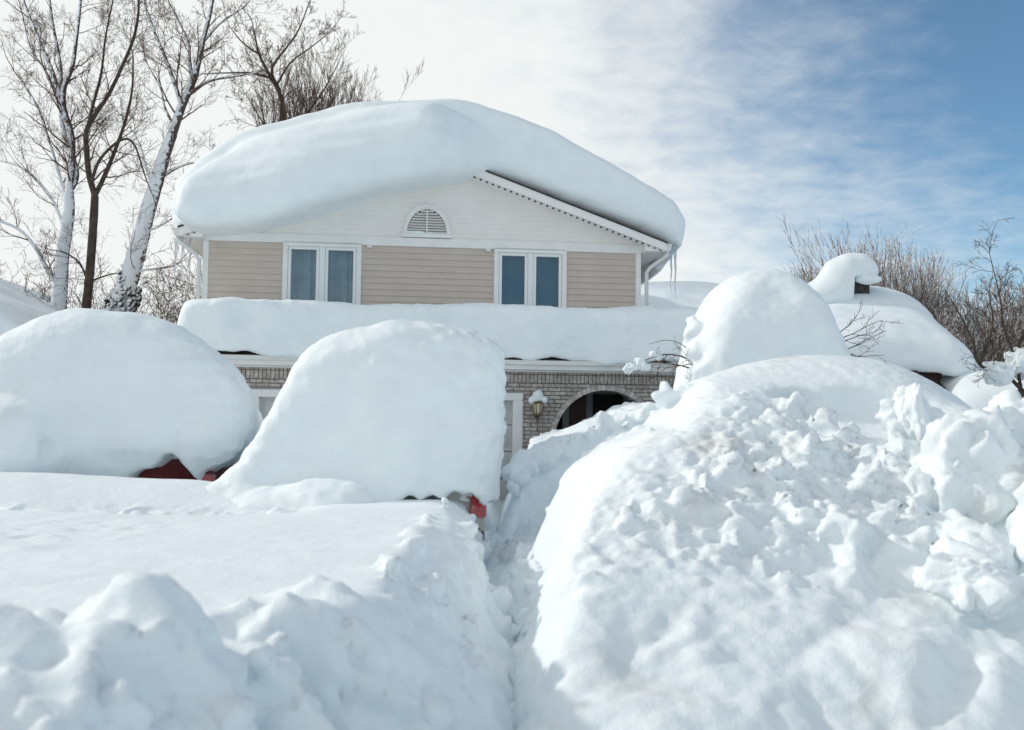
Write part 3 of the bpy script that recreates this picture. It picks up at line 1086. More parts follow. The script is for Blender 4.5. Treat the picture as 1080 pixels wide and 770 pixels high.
# --- left bank beside the shovelled path: flat crust on top, ragged cut faces
v = Vol((-6.2, 1.9, .0), (.75, 11.2, 1.75), .03)
X, Y, Z = v.X, v.Y, v.Z
tp = .88 + .03 * np.sin(X * .9 + 1) - .17 * np.exp(-((Y - 9.05) / .35) ** 2) * sstep(-1.6, -2.6, X) + .17 * sstep(9.3, 10.1, Y) * sstep(-2.0, -3.4, X) - .1 * sstep(8.6, 7, Y) * sstep(-2, -6, X)
q_ = np.clip((.90 - Z) / .9, 0, 1.1)
wb = sstep(6.0, 8.6, Y)
wallx = (1 - wb) * (-.60 + .66 * q_ ** 1.15) + wb * (-.57 + .34 * q_ ** .36) + .04 * np.sin(Y * 1.9) + .06 * np.sin(Y * .9 + 2)
fronty = 4.55 + .95 * np.clip(X + .6, -6, 0) * .72 - .50 * np.clip(.95 - Z, 0, 1) + .12 * np.sin(X * 2.7)
fronty = np.maximum(fronty, 2.35)
f = smax(Z - tp, (X - wallx) * .88, .10)
f = smax(f, (fronty - Y) * .85, .14)
f = smax(f, Y - 10.6, .3)
v.set(f)
# plough lumps along the street edge (soft, close to the lens)
g = np.random.default_rng(5)
LUMPS = [((-1.33, 3.4, 1.03), .15), ((-1.22, 3.42, .97), .13), ((-1.43, 3.3, .94), .13), ((-1.58, 3.2, .94), .19), ((-1.75, 3.15, .9), .2), ((-1.46, 3.0, .84), .17), ((-1.62, 2.95, .84), .2),
         ((-1.23, 3.4, .93), .14), ((-1.24, 3.22, .90), .14), ((-1.27, 3.05, .86), .14), ((-1.33, 2.9, .80), .15), ((-1.42, 2.75, .76), .15),
         ((-1.12, 3.6, .86), .14), ((-1.0, 3.75, .85), .13), ((-1.05, 3.45, .74), .2), ((-.9, 3.6, .62), .2), ((-1.1, 3.0, .62), .22), ((-.8, 3.3, .45), .22), ((-1.1, 2.75, .5), .2),
         ((-2.0, 3.2, .9), .2), ((-2.4, 3.0, .9), .24), ((-2.8, 2.9, .9), .24), ((-2.2, 2.8, .8), .2)]
for c, r in LUMPS:
    v.clod((c[0], c[1], c[2] - .10), r * .95, int(g.integers(1e6)), .07, 11, .14)
for k in range(60):
    c, r = LUMPS[int(g.integers(len(LUMPS)))]
    q = g.normal(size=3); q /= np.linalg.norm(q)
    v.clod((c[0] + q[0] * r, c[1] + q[1] * r, c[2] + q[2] * r * .7 - .06), r * g.uniform(.2, .5), int(g.integers(1e6)), .05, 11, .12)
for k in range(55):
    t = g.random()
    x = -.55 - 2.4 * t
    y = 4.6 + .70 * (x + .6) + g.uniform(-.35, .25)
    z = g.uniform(.15, 1.0) if k > 32 else .83 + g.uniform(-.05, .05)
    v.clod((x, y if k <= 32 else y - .5 * (.95 - z), z), g.uniform(.03, .12), int(g.integers(1e6)), .06, 10, .16)
for k in range(40):
    y = g.uniform(4.6, 9.3)
    z = g.choice([g.uniform(.84, .95), g.uniform(.1, .95)])
    x = -.60 + .56 * max(0, (.92 - z) / .9) + g.uniform(-.08, .03)
    v.clod((x, y, z), g.uniform(.02, .07), int(g.integers(1e6)), .06, 10, .16)
for k in range(0):     # crumbs strewn on the crust
    x, y = g.uniform(-2.6, -.75), g.uniform(4.7, 6.0)
    if y > 4.75 + .7 * (x + .6): v.clod((x, y, .875), g.uniform(.03, .06), int(g.integers(1e6)), .04)
def face_noise(p):
    top = sstep(.74, .85, p[:, 2] + .05 * perlin(p, .4, 85)) * sstep(4.0, 4.6, p[:, 1] - .7 * (p[:, 0] + .6))
    a = .07 * perlin(p, .75, 81) - .17 * np.abs(perlin(p * [1, 1, .5], .45, 82)) - .08 * np.abs(perlin(p, .2, 87)) + .014 * fbm(p, .15, 2, 83)
    return a * (1 - .95 * top) + .012 * perlin(p, .9, 84)
v.band_noise(.32, face_noise)
snow_obj('snow_bank', v, M['snow_cut'], 'low flat-topped snow bank left of the shovelled path with ragged cut face', 'snow bank', floor=.02,
         disp=lambda P, n: (.010 * fbm(P, .10, 3, 86) + .22 * chunks(P, .07, 87) + .5 * chunks(P, .24, 88) * sstep(-.25, .3, perlin(P, .8, 89))) * (1 - .98 * sstep(.78, .86, P[:, 2]) * sstep(.5, .85, n[:, 2]) * sstep(4.0, 4.6, P[:, 1] - .7 * (P[:, 0] + .6))))

# --- right bank: the great ploughed heap
v = Vol((-.25, 3.6, -.1), (6.4, 11.3, 2.7), .025)
X, Y, Z = v.X, v.Y, v.Z
xf = .0 - .06 * sstep(5, 9, Y) + .75 * sstep(9.0, 10.3, Y) + .05 * np.sin(Y * 1.7)
rx = np.array([.0, .2, .34, .47, .83, 1.3, 1.5, 1.75, 2.2, 2.8, 3.4, 3.9, 4.4, 4.9, 5.6, 7.0])
rz = np.array([.15, .55, 1.05, 1.22, 1.46, 1.64, 1.82, 2.06, 2.2, 2.24, 2.12, 1.85, 1.45, 1.25, 1.15, 1.05])
G = np.interp(np.broadcast_to(X, X.shape).ravel(), rx, rz).reshape(X.shape)
F = .04 + .50 * (Y - 4.55) + .12 * np.sin(X * 1.3 + .6) + .10 * sstep(2.5, 4.5, X) * sstep(8, 6, Y)
Wl = .02 + (1.75 + .9 * sstep(8.2, 9.4, Y)) * (X - xf) * (1 + .15 * np.sin(Y * 1.3))
H = smin(smin(Wl, F, .22), G + .35 * sstep(9.6, 11, Y) * 0, .25)
B = 2.55 - (.95 + .8 * sstep(1.6, .8, X)) * np.clip(Y - 9.35 - .65 * sstep(1.2, 2.4, X), 0, 9)
H = smin(H, B, .35)
gr = np.sqrt(1 + (np.gradient(H, v.h, axis=0)) ** 2 + (np.gradient(H, v.h, axis=1)) ** 2)
v.set((Z - H) / np.clip(gr, 1, 2.2))
v.ball((2.98, 9.5, 1.15), (1.62, 1.3, 1.17), .18)           # smooth drifted crown of the heap
v.ball((2.0, 9.3, 1.55), (.45, .6, .52), .2)
# scoop the plough left under the crown
v.ball((2.95, 7.95, 1.92), (.80, .62, .36), .06, cut=True)
v.ball((2.45, 8.0, 1.86), (.40, .62, .28), .06, cut=True)
_f0 = v.f.copy()
def surf(x, y):
    i = min(max(int((x - v.lo[0]) / v.h), 0), v.n[0] - 1); j = min(max(int((y - v.lo[1]) / v.h), 0), v.n[1] - 1)
    k = np.nonzero(_f0[i, j, :] < 0)[0]
    return v.lo[2] + (k[-1] if len(k) else 0) * v.h
g = np.random.default_rng(12)
BIG = [((3.18, 7.7, 1.66), .30), ((3.55, 7.6, 1.45), .22), ((2.55, 7.05, 1.30), .24), ((2.3, 7.35, 1.42), .16), ((2.1, 6.35, .98), .22), ((1.85, 6.5, 1.0), .15), ((2.42, 6.2, .88), .2), ((2.75, 6.0, .82), .28),
       ((3.0, 6.35, 1.05), .25), ((3.3, 5.9, .85), .26), ((1.15, 6.4, .9), .11), ((1.35, 6.15, .82), .09), ((3.7, 6.7, 1.2), .28), ((2.85, 6.9, 1.22), .2)]
for c, r in BIG:
    v.clod((c[0], c[1], surf(c[0], c[1]) + r * .15), r, int(g.integers(1e6)), .03, 14, .06)
def dens(x, y):
    if x > 2.7 and y > 7.5 - .15 * (x - 2.7): return 0
    return max(sstep(-.4, .8, x - .9 - .65 * (y - 6.5)) * sstep(5.6, 6.6, y - .25 * (x - 2)) * sstep(8.5, 7.7, y + .3 * max(0, 2 - x)), .03)
k = 0
while k < 620:
    x, y = g.uniform(.3, 4.9), g.uniform(5.5, 8.4)
    if x > .55 * y or g.random() > dens(x, y): continue
    k += 1
    r = .022 + .085 * g.random() ** 2.5 * (.6 + .3 * x)
    z = surf(x, y)
    if z > 2.2: continue
    v.clod((x, y, z - r * g.uniform(-.1, .4)), r, int(g.integers(1e6)), .012, 11, .045)
for k in range(70):    # crumbling crest towards the path
    x = g.uniform(.45, 1.7); y = 9.5 + g.uniform(-.3, .3)
    v.clod((x, y, surf(x, y) + g.uniform(-.08, .0)), g.uniform(.03, .10), int(g.integers(1e6)), .03, 11, .08)
for k in range(9):     # the lumpy step where the crest meets the crown
    v.clod((1.5 + g.uniform(-.12, .3), 9.4 + g.uniform(-.2, .2), 1.86 + g.uniform(-.15, .16)), g.uniform(.07, .15), int(g.integers(1e6)), .04, 11, .08)
for k in range(150):   # crumbs on the flank above the path
    y = g.uniform(5.6, 9.6); x = g.uniform(.1, .8)
    v.clod((x, y, surf(x, y) - .015), g.uniform(.015, .045), int(g.integers(1e6)), .03, 11, .08)
def rough_of(p):
    """where the plough threw broken snow, as against the drifted crown and the soft foot"""
    x, y = p[:, 0], p[:, 1]
    return sstep(8.7, 7.9, y + .25 * np.clip(2 - x, 0, 2) + .9 * sstep(2.6, 3.4, x)) * sstep(-.6, .7, x - .8 - .65 * (y - 6.5)) * (.06 + .94 * sstep(5.6, 6.9, y - .2 * (x - 2)))
def heap_noise(p):
    r = rough_of(p)
    big = sstep(1.8, 3.4, p[:, 0])
    soft = sstep(6.2, 5.2, p[:, 1])
    out = .06 * perlin(p, .8, 91) * (.4 + .6 * r) - .16 * np.abs(perlin(p, .55, 94)) * r - .08 * np.abs(perlin(p, .26, 92)) * r
    out += (.06 * perlin(p, .5, 99) - .14 * np.abs(perlin(p, .6, 100)) - .05 * np.abs(perlin(p, .25, 106))) * soft + .035 * perlin(p, .35, 95) * sstep(1.2, .5, p[:, 0])
    return out
v.band_noise(.34, heap_noise)
def heap_disp(P, n):
    r = rough_of(P)
    fl = sstep(1.3, .5, P[:, 0])
    big = sstep(1.8, 3.4, P[:, 0])
    return (.55 * chunks(P, .34, 97) * big + .55 * chunks(P, .17, 98)) * r + .010 * fbm(P, .09, 3, 96) * (.5 + r) + .45 * chunks(P, .075, 103) * np.clip(r + .25 * fl * sstep(5.6, 6.4, P[:, 1]), 0, 1) - .010 * np.abs(perlin(P, .13, 107)) * (1 - r)
snow_obj('snow_heap', v, M['snow_rough'], 'high ploughed snow heap of broken clods right of the path', 'snow bank', floor=-.05, disp=heap_disp)

# --- loose blocks lying on the heap, big enough to name
def block(loc, r, seed, label, sq=(1, 1, 1)):
    g = np.random.default_rng(seed)
    bm = bmesh.new()
    bmesh.ops.create_icosphere(bm, subdivisions=5, radius=1)
    V = np.array([q.co for q in bm.verts])
    Nn = facets(g, 13)
    off = g.uniform(.66, .98, 13)
    dd = V @ Nn.T
    rr = np.where(dd > .05, off[None, :] / np.maximum(dd, .05), 9)
    rad = -np.log(np.exp(-14 * rr).sum(1) + np.exp(-14 * 1.2)) / 14
    P = V * rad[:, None] * r
    P = P + V * (.10 * r * perlin(P, r * .55, seed % 50) + .05 * r * fbm(P, r * .2, 3, seed % 40))[:, None]
    P = P + V * (.5 * chunks(P, r * .55, seed) + .35 * chunks(P, r * .2, seed + 1))[:, None]
    P *= np.array(sq)
    for q, p in zip(bm.verts, P): q.co = p
    me = bpy.data.meshes.new('snow_chunk'); bm.to_mesh(me); bm.free()
    o = link('snow_chunk', me, M['snow_rough'], None, True)
    o.location = loc
    return tag(o, label, 'snow chunk', 'snow chunks on the heap')
block((3.16, 6.9, 1.36), .44, 3, 'large rounded snow chunk on the right shoulder of the heap, below the dark branching tree', (.95, 1, 1))
block((4.02, 7.9, 1.55), .40, 8, 'highest snow chunk, capping the right end of the heap against the dark tree', (1, 1, .9))
block((3.62, 6.2, 1.0), .62, 14, 'broad pale snow chunk at the right edge of the photo, biggest on the heap', (.9, 1, .85))
block((3.72, 8.3, 1.5), .17, 21, 'small snow chunk in the gap between the crown of the heap and the highest chunk', (1, 1, .9))
block((2.62, 5.7, .80), .25, 27, 'wedge-shaped snow chunk with one blue shaded side low on the heap', (1.1, 1, .8))
block((3.04, 7.55, 1.72), .24, 33, 'pointed upright snow chunk standing in front of the smooth crown of the heap', (.62, .7, 1.35))

# --- drift between the path and the arch
v = Vol((-.4, 10.9, 0), (6.2, 18.6, 2.75), .045)
X, Y, Z = v.X, v.Y, v.Z
pts = np.array([(-.02, 11.6), (.0, 12.3), (.10, 12.9), (.42, 13.3), (.95, 13.8), (1.55, 14.3), (2.2, 14.8), (3.2, 15.3), (6.5, 15.6)])
hts = np.array([.40, .85, 1.08, 1.25, 1.46, 1.66, 1.9, 2.08, 2.25])
# signed distance of (x, y) to the cut edge: positive = inside the drift (behind / right of the path)
best = np.full((v.n[0], v.n[1]), 1e9, np.float32); sgn = best.copy(); hh = best.copy()
x2, y2 = np.broadcast_arrays(X[:, :, 0], Y[:, :, 0])
for i in range(len(pts) - 1):
    a, b_ = pts[i], pts[i + 1]
    e = b_ - a
    t = np.clip(((x2 - a[0]) * e[0] + (y2 - a[1]) * e[1]) / (e @ e), 0, 1)
    dx, dy = x2 - a[0] - t * e[0], y2 - a[1] - t * e[1]
    dd = np.sqrt(dx * dx + dy * dy)
    m = dd < best
    best = np.where(m, dd, best)
    sgn = np.where(m, np.sign(e[0] * dy - e[1] * dx), sgn)
    hh = np.where(m, hts[i] + t * (hts[i + 1] - hts[i]), hh)
sd = (best * sgn)
# the far end drops to the garage apron
dr = hh - .18 * np.clip(sd, 0, 3) * sstep(2.5, .6, x2)
f = smax(Z - dr[:, :, None], -(sd[:, :, None]) - .12 * np.clip(dr[:, :, None] - Z, 0, 3), .12)
f = smax(f, Y - 18.2 + 1.5 * np.clip(X - 3.5, 0, 3), .3)
f = smax(f, Z - 2.1 + .9 * np.clip(X - 4.0, 0, 3), .4)
f = smax(f, X - 5.7, .5)
f = smax(f, .26 + .012 * (Y - 11.8) - .42 * np.clip(1.15 - Z, 0, 1.2) - X, .15)
v.set(f)
g = np.random.default_rng(77)
for k in range(90):
    t = 1.2 + g.random() * (len(pts) - 3.2)
    i = int(t); u = t - i
    p = pts[i] * (1 - u) + pts[i + 1] * u
    h = hts[i] * (1 - u) + hts[i + 1] * u
    v.clod((p[0] + g.uniform(-.1, .15), p[1] + g.uniform(-.1, .15), h + g.uniform(-.10, .02)), g.uniform(.04, .12), int(g.integers(1e6)), .05, 11, .12)
v.band_noise(.25, lambda p: .06 * perlin(p, .7, 101) - .04 * np.abs(perlin(p, .3, 102)) - .35 * chunks(p, .2, 105) * sstep(.4, .1, np.abs(p[:, 2] - 1.5 - .25 * p[:, 0]) - .3))
snow_obj('snow_drift', v, M['snow_cut'], 'curving cut wall of snow in front of the brick arch', 'snow bank', floor=.02,
         disp=lambda P, n: .016 * fbm(P, .13, 3, 104))

# --- lumps on the path floor between the van and the drift
v = Vol((-.75, 4.2, -.05), (.75, 13.6, .95), .03)
X, Y, Z = v.X, v.Y, v.Z
H = .08 + .05 * np.sin(Y * 2.2) + .03 * np.sin(X * 7) + .26 * np.exp(-((Y - 10.7) / .8) ** 2 - ((X + .18) / .35) ** 2) + .10 * sstep(11, 13, Y) + 1.1 * np.clip(np.abs(X + .02 + .16 * sstep(6, 9, Y)) - .10, 0, .3) * sstep(13.4, 10, Y) * sstep(4.3, 5.0, Y)
v.set(Z - H)
g = np.random.default_rng(99)
for k in range(170):
    y = 4.4 + 8.6 * g.random() ** .8
    x = g.uniform(-.4, .3)
    i, j = int((x - v.lo[0]) / v.h), int((y - v.lo[1]) / v.h)
    col = np.nonzero(v.f[i, j] < 0)[0]
    v.clod((x, y, v.lo[2] + v.h * (col[-1] if len(col) else 2) - .015), g.uniform(.03, .11), int(g.integers(1e6)), .05, 11, .12)
v.band_noise(.15, lambda p: .05 * perlin(p, .45, 111) - .06 * np.abs(perlin(p, .22, 112)) - .3 * chunks(p, .16, 113))
snow_obj('path', v, M['snow_cut'], None, None, kind='structure', disp=lambda P, n: .010 * fbm(P, .10, 3, 114) + .25 * chunks(P, .07, 115), floor=-.03)

# --- the tall snowed-in shrub before the porch
v = Vol((1.9, 12.6, .6), (5.3, 16.6, 4.3), .045)
X, Y, Z = v.X, v.Y, v.Z
prof = catmull([(2.55, .5), (2.52, 1.9), (2.58, 2.5), (2.64, 2.95), (2.82, 3.40), (3.05, 3.76), (3.45, 3.95), (3.75, 3.92), (4.02, 3.74), (4.26, 3.35), (4.42, 2.85), (4.6, 2.3), (4.75, 1.6), (4.8, .5)], 6)
f = poly_sd(X[:, 0, :], Z[0, :, :], prof)[:, None, :]
fy = np.sqrt(((Y - 14.4) / 1.45) ** 2 + (np.clip(Z - 2.2, 0, 9) / 1.8) ** 2 + 1e-6) - 1
f = smax(f, fy * 1.3, .35)
v.set(f)
for c, r in (((2.54, 13.75, 2.95), .17), ((2.50, 13.6, 2.6), .2), ((2.62, 13.4, 2.25), .26), ((2.52, 13.9, 3.08), .12), ((2.6, 13.5, 2.75), .14)):
    v.clod(c, r, int(g.integers(1e6)), .10, 11, .15)
for k in range(16):
    v.clod((2.45 + .35 * g.random(), 13.3 + .4 * g.random(), 2.0 + .35 * g.random()), g.uniform(.06, .16), int(g.integers(1e6)), .05, 11, .14)
v.band_noise(.25, lambda p: .07 * perlin(p, .9, 121) + .02 * perlin(p, .3, 122))
snow_obj('snow_mound', v, M['snow_soft'], 'tall rounded cone of snow over the shrub before the porch arch', floor=.65,
         disp=lambda P, n: .010 * fbm(P, .12, 3, 124))

# --- snow on the lantern lid
v = Vol((-.26, -.4, -.1), (.26, .08, .42), .012)
v.set(np.full(v.n, .2, np.float32))
for c, r in (((0, -.15, .12), (.10, .10, .11)), ((-.11, -.15, .03), (.08, .08, .075)), ((.12, -.14, .03), (.075, .08, .07)), ((0, -.14, .04), (.13, .1, .06))):
    v.ball(c, r, .03)
v.band_noise(.05, lambda p: .012 * perlin(p, .08, 131))
snow_obj('lantern_snow', v, M['snow'], 'little cap of snow on the lid of the wall lantern', world=HM @ Matrix.Translation((2.08, FY - .012, 2.0)))
v = Vol((-.5, -.14, -.05), (.3, -.005, .08), .01)
v.set(np.full(v.n, .2, np.float32))
for c, r in (((-.36, -.075, .012), (.08, .035, .022)), ((-.2, -.08, .01), (.14, .04, .03)), ((-.12, -.085, -.005), (.05, .03, .035)), ((.08, -.075, .005), (.1, .03, .012))):
    v.ball(c, r, .02)
snow_obj('vent_snow', v, M['snow'], 'thin strip of snow lying on the sill of the half-round attic vent', world=HM @ Matrix.Translation((-.045, 0, 5.445)))

# --- icicles at the eaves
def icicle(p, ln, r, label, seed):
    g = np.random.default_rng(seed)
    n = 14
    P = np.array([(.012 * math.sin(k * .9 + seed) * k / n, .012 * math.cos(k * 1.1 + seed) * k / n, -ln * k / n) for k in range(n + 1)])
    R = r * (1 - np.linspace(0, 1, n + 1) ** 1.1 * .93) * (1 + .16 * np.sin(np.arange(n + 1) * 2.1 + seed))
    o = MB().tube(P, R, 8).build('icicle', M['ice'], None, smooth=True)
    o.matrix_world = HM @ Matrix.Translation(p)
    return tag(o, label, 'icicle', 'icicles hanging from the upper eaves')
icicle((5.03, -.28, 5.33), 1.0, .03, 'shorter of the two icicles at the right eave, nearer the downspout', 1)
icicle((5.14, -.2, 5.33), 1.12, .03, 'longer of the two icicles at the right eave, farther from the wall', 2)
icicle((-4.98, -.25, 5.3), 1.25, .028, 'icicle at the left eave farthest from the wall', 3)
icicle((-4.86, -.2, 5.22), .9, .024, 'middle icicle of three at the left eave', 4)
icicle((-4.73, -.1, 5.18), 1.35, .024, 'icicle at the left eave closest to the downspout', 5)


# ------------------------------------------------------------------ ground
def axis(lo, hi, c, n, p=2.6):
    t = np.linspace(-1, 1, n)
    s = np.sign(t) * np.abs(t) ** p
    return np.where(s < 0, c + s * (c - lo), c + s * (hi - c))
gx, gy = axis(-700, 700, 0, 241), axis(-60, 1400, 12, 261)
GX, GYY = np.meshgrid(gx, gy, indexing='ij')
px_, py_ = GX.ravel(), GYY.ravel()
P3 = np.stack([px_, py_, 0 * px_], 1)
deep = .92 * np.maximum(sstep(10.2, 11.5, py_), sstep(6.0, 7.5, np.abs(px_)) * sstep(3.5, 6.5, py_))
yard = 1 - sstep(-.55, -.2, px_) * (1 - sstep(.2 + (py_ - 12) * .45, 1.2 + (py_ - 12) * .45, px_)) * (1 - sstep(19.5, 20.5, py_))
gz = deep * yard + .10 * perlin(P3, 4.0, 3) * deep * yard
gz += .8 * sstep(60, 300, np.hypot(px_, py_)) * perlin(P3, 90, 5)
V = np.stack([px_, py_, gz], 1)
ii, jj = np.meshgrid(np.arange(240), np.arange(260), indexing='ij')
b0 = (ii * 261 + jj).ravel()
Q = np.stack([b0, b0 + 261, b0 + 262, b0 + 1], 1)
tag(link('ground', mesh_np('ground', V, Q), M['snow'], None, True), kind='structure')

# ------------------------------------------------------------------ cars
def car(name, paint, loc, w, length, h, label, cat):
    """a high-roofed car seen from behind; local x across, y forward, origin on the ground at the tail"""
    r = empty(name, loc, math.radians(6.5))
    tag(r, label, cat)
    hw = w / 2
    b = MB()    # side profile swept across, drawn in at the roof
    pr = [(.0, .42), (-.02, .62), (.03, .95), (.12, h - .62), (.30, h - .12), (.55, h), (length * .55, h), (length * .72, 1.08), (length - .15, .92), (length, .7), (length, .35), (length - .3, .28), (.3, .28)]
    n = len(pr)
    bm = b.bm
    L_, R_ = [], []
    for y, z in pr:
        k = hw - max(0, z - .95) * .28
        L_.append(bm.verts.new((-k, y, z))); R_.append(bm.verts.new((k, y, z)))
    bm.faces.new(L_); bm.faces.new(R_[::-1])
    for i in range(n):
        j = (i + 1) % n
        bm.faces.new((L_[i], L_[j], R_[j], R_[i]))
    body = b.build('body', M[paint], r, True, bevel=.05)
    g = [(-.62 * hw / .9, .135, h - .6), (.62 * hw / .9, .135, h - .6), (.55 * hw / .9, .285, h - .17), (-.55 * hw / .9, .285, h - .17)]
    MB().prism([(x, y - .03, z) for x, y, z in g], (0, .02, 0)).build('rear_window', M['carglass'], r)
    MB().box(-hw + .02, hw - .02, -.11, .12, .32, .60).build('bumper', M['bumper'], r, True, bevel=.04)
    MB().box(-.55, .55, -.065, -.03, .83, .88).build('tailgate_trim', M['gutter'], r, bevel=.01)
    for s in (-1, 1):
        b = MB()
        k = hw + .006
        b.prism([(s * (k - .17), -.04, .70), (s * k, -.03, .70), (s * k, .02, 1.0), (s * (k - .13), .0, 1.02)], (0, .16, 0))
        b.build('tail_light', M['lens'], r, bevel=.012)
    for yy in (.85, length - .9):
        for s in (-1, 1):
            tb = MB().tube([(s * (hw - .2), yy, .33), (s * (hw - .18), yy, .33), (s * (hw - .02), yy, .33), (s * hw, yy, .33)], [.28, .33, .33, .29], 24).build('wheel', M['tyre'], r, True)
            MB().tube([(s * (hw - .03), yy, .33), (s * (hw + .008), yy, .33)], [.21, .19], 20).build('rim', M['rim'], tb)
    return r
car('van', 'beige', (-1.17, 9.88, .0), 1.86, 4.6, 1.76, 'beige van showing only its right tail corner below a block of snow', 'van')
car('red_car', 'red', (-4.28, 11.28, .0), 1.8, 4.3, 1.85, 'dark red car showing through a hole at the foot of its snow dome', 'car')

# ------------------------------------------------------------------ neighbours
def gable_house(name, loc, rz, w, d, ez, rise, wall, label):
    """ridge along local x, eaves to the front and back"""
    r = empty(name, loc, rz)
    tag(r, label, 'house')
    b = MB()
    b.box(-w / 2, w / 2, 0, d, 0, ez)
    b.build('wall', M[wall], r)
    b = MB()
    for s in (-1, 1):
        MB().prism([(s * w / 2, 0, ez), (s * w / 2, d, ez), (s * w / 2, d / 2, ez + rise)], (-s * .1, 0, 0)).build('gable', M['gable'], r)
    b = MB()
    e = .45
    zz = ez - e * rise / (d / 2)
    b.prism([(-w / 2 - e, -e, zz), (-w / 2 - e, d / 2, ez + rise), (-w / 2 - e, d + e, zz), (-w / 2 - e, d + e, zz + .12), (-w / 2 - e, d / 2, ez + rise + .12), (-w / 2 - e, -e, zz + .12)], (w + 2 * e, 0, 0))
    b.build('roof', M['shingle'], r)
    MB().box(-w / 2 - e, w / 2 + e, -e - .03, -e + .0, zz - .06, zz + .1).build('fascia', M['greyframe'], r)
    return r


def roof_slab(name, w, d, ez, rise, th, mt, label, mtx, over=.35, seed=0, h=.09):
    e = .45 + over
    v = Vol((-w / 2 - e - .5, -e - .5, ez - .7), (w / 2 + e + .5, d + e + .5, ez + rise + th + .5), h)
    X, Y, Z = v.X, v.Y, v.Z
    rz = ez + .1 + rise * (1 - np.abs(Y - d / 2) / (d / 2))
    topz = rz + th + .12 * np.sin(X * .6 + seed)
    dome = topz - .75 * np.clip(np.abs(X) - (w / 2 - 1.4), 0, 9) ** 2 * .17
    f = smax((Z - dome) * .85, (rz - .02 - .32 * sstep(.5, .62, np.abs(Y - d / 2) - d / 2) - Z), .12)
    f = smax(f, np.abs(X) - (w / 2 + e), .8)
    f = smax(f, np.abs(Y - d / 2) - (d / 2 + e), .7)
    v.set(f)
    v.band_noise(.4, lambda p: .10 * perlin(p, 1.6, seed + 1) + .03 * perlin(p, .5, seed + 2))
    return snow_obj(name, v, M[mt], label, world=mtx)


# house beyond the right side of the yard, with a chimney
nl, nr = (7.5, 27.5, 0), math.radians(-3)
NM = Matrix.Translation(nl) @ Matrix.Rotation(nr, 4, 'Z')
gable_house('neighbour_house', nl, nr, 8.6, 7.0, 3.35, 1.6, 'brick_far', 'low brick house with a chimney behind the snow mound at right')
o = bpy.data.objects['neighbour_house']
roof_slab('neighbour_roof_snow', 8.6, 7.0, 3.35, 1.6, .95, 'snow_soft', 'broad rounded roof snow with chimney hump behind the snow mound at right', NM, .42, 4, .08)
b = MB()
b.box(2.55, 3.15, 2.6, 3.3, 4.2, 6.05)
b.build('chimney', M['shingle'], o)
MB().box(2.5, 3.2, 2.55, 3.35, 5.9, 6.04).build('chimney_cap', M['greyframe'], o, bevel=.02)
v = Vol((.9, .9, 4.4), (4.2, 4.6, 7.2), .045)
v.set(np.full(v.n, .5, np.float32))
v.ball((2.70, 2.75, 6.30), (.74, .66, .50), .2)
v.ball((2.25, 2.6, 5.8), (.66, .6, .70), .3)
v.ball((1.8, 2.7, 5.5), (.7, .7, .5), .3)
cut = np.maximum(np.maximum(2.58 - v.X, v.Z - 6.04), -v.Y + 1.0)
v.f = smax(v.f, -cut, .08)
v.ball((3.0, 2.25, 5.93), (.36, .3, .12), .05)
v.band_noise(.2, lambda p: .04 * perlin(p, .5, 141))
snow_obj('chimney_snow', v, M['snow_soft'], 'hooked cap of snow on the chimney of the house at right', world=NM)

# shed with thick snow at the far right
sl, sr = (13.2, 25.3, 0), math.radians(-14)
SM = Matrix.Translation(sl) @ Matrix.Rotation(sr, 4, 'Z')
gable_house('shed', sl, sr, 2.8, 3.2, 1.95, .6, 'brick_far', 'small dark shed under thick snow behind the branching tree at right')['category'] = 'shed'
roof_slab('shed_snow', 2.8, 3.2, 1.95, .6, .75, 'snow_soft', 'bulging snow on the shed roof behind the dark branching tree at right', SM, .3, 9, .06)

# neighbour at the left edge
ll, lr = (-14.6, 20.6, 0), math.radians(96.5)
LM = Matrix.Translation(ll) @ Matrix.Rotation(lr, 4, 'Z')
r = empty('left_house', (-13.2, 20.4, 0), math.radians(4))
r.name = 'brick_house'
tag(r, 'brick house cut off by the left edge of the photo behind the red car', 'house')
b = MB(); b.box(-5, 2.6, 0, 8, 0, 3.0); b.face([(-5, -.003, 3), (2.6, -.003, 3), (-1.2, -.003, 4.6)]); b.build('wall', M['brick_far'], r)
b = MB()
for s in (-1, 1):
    b.prism([(-1.2, -.4, 4.62), (-1.2 + s * 4.25, -.4, 2.83), (-1.2 + s * 4.25, -.4, 2.72), (-1.2, -.4, 4.5)], (0, 8.8, 0))
b.build('roof', M['shingle'], r)
v = Vol((-6.5, -1.3, 2.4), (4.2, 9, 6.2), .07)
X, Y, Z = v.X, v.Y, v.Z
pr = np.vstack([catmull([(-6.0, 2.7), (-5.9, 3.4), (-4.6, 4.4), (-2.4, 5.3), (-1.2, 5.5), (0, 5.15), (1.3, 4.50), (2.5, 3.96), (3.25, 3.45), (3.45, 3.05), (3.3, 2.72)], 6), [(3.05, 2.8), (-1.2, 4.58), (-5.45, 2.8)]])
f = poly_sd(X[:, 0, :], Z[0, :, :], pr)[:, None, :]
f = smax(smax(f, -1.0 + .3 * np.clip(Z - 4, -2, 2) ** 2 - Y, .5), Y - 8.6, .5)
v.set(f)
v.band_noise(.3, lambda p: .08 * perlin(p, 1.2, 151))
snow_obj('brick_house_snow', v, M['snow_dirty'], 'sloping roof snow at the left edge of the photo', world=Matrix.Translation((-13.2, 20.4, 0)) @ Matrix.Rotation(math.radians(4), 4, 'Z'))

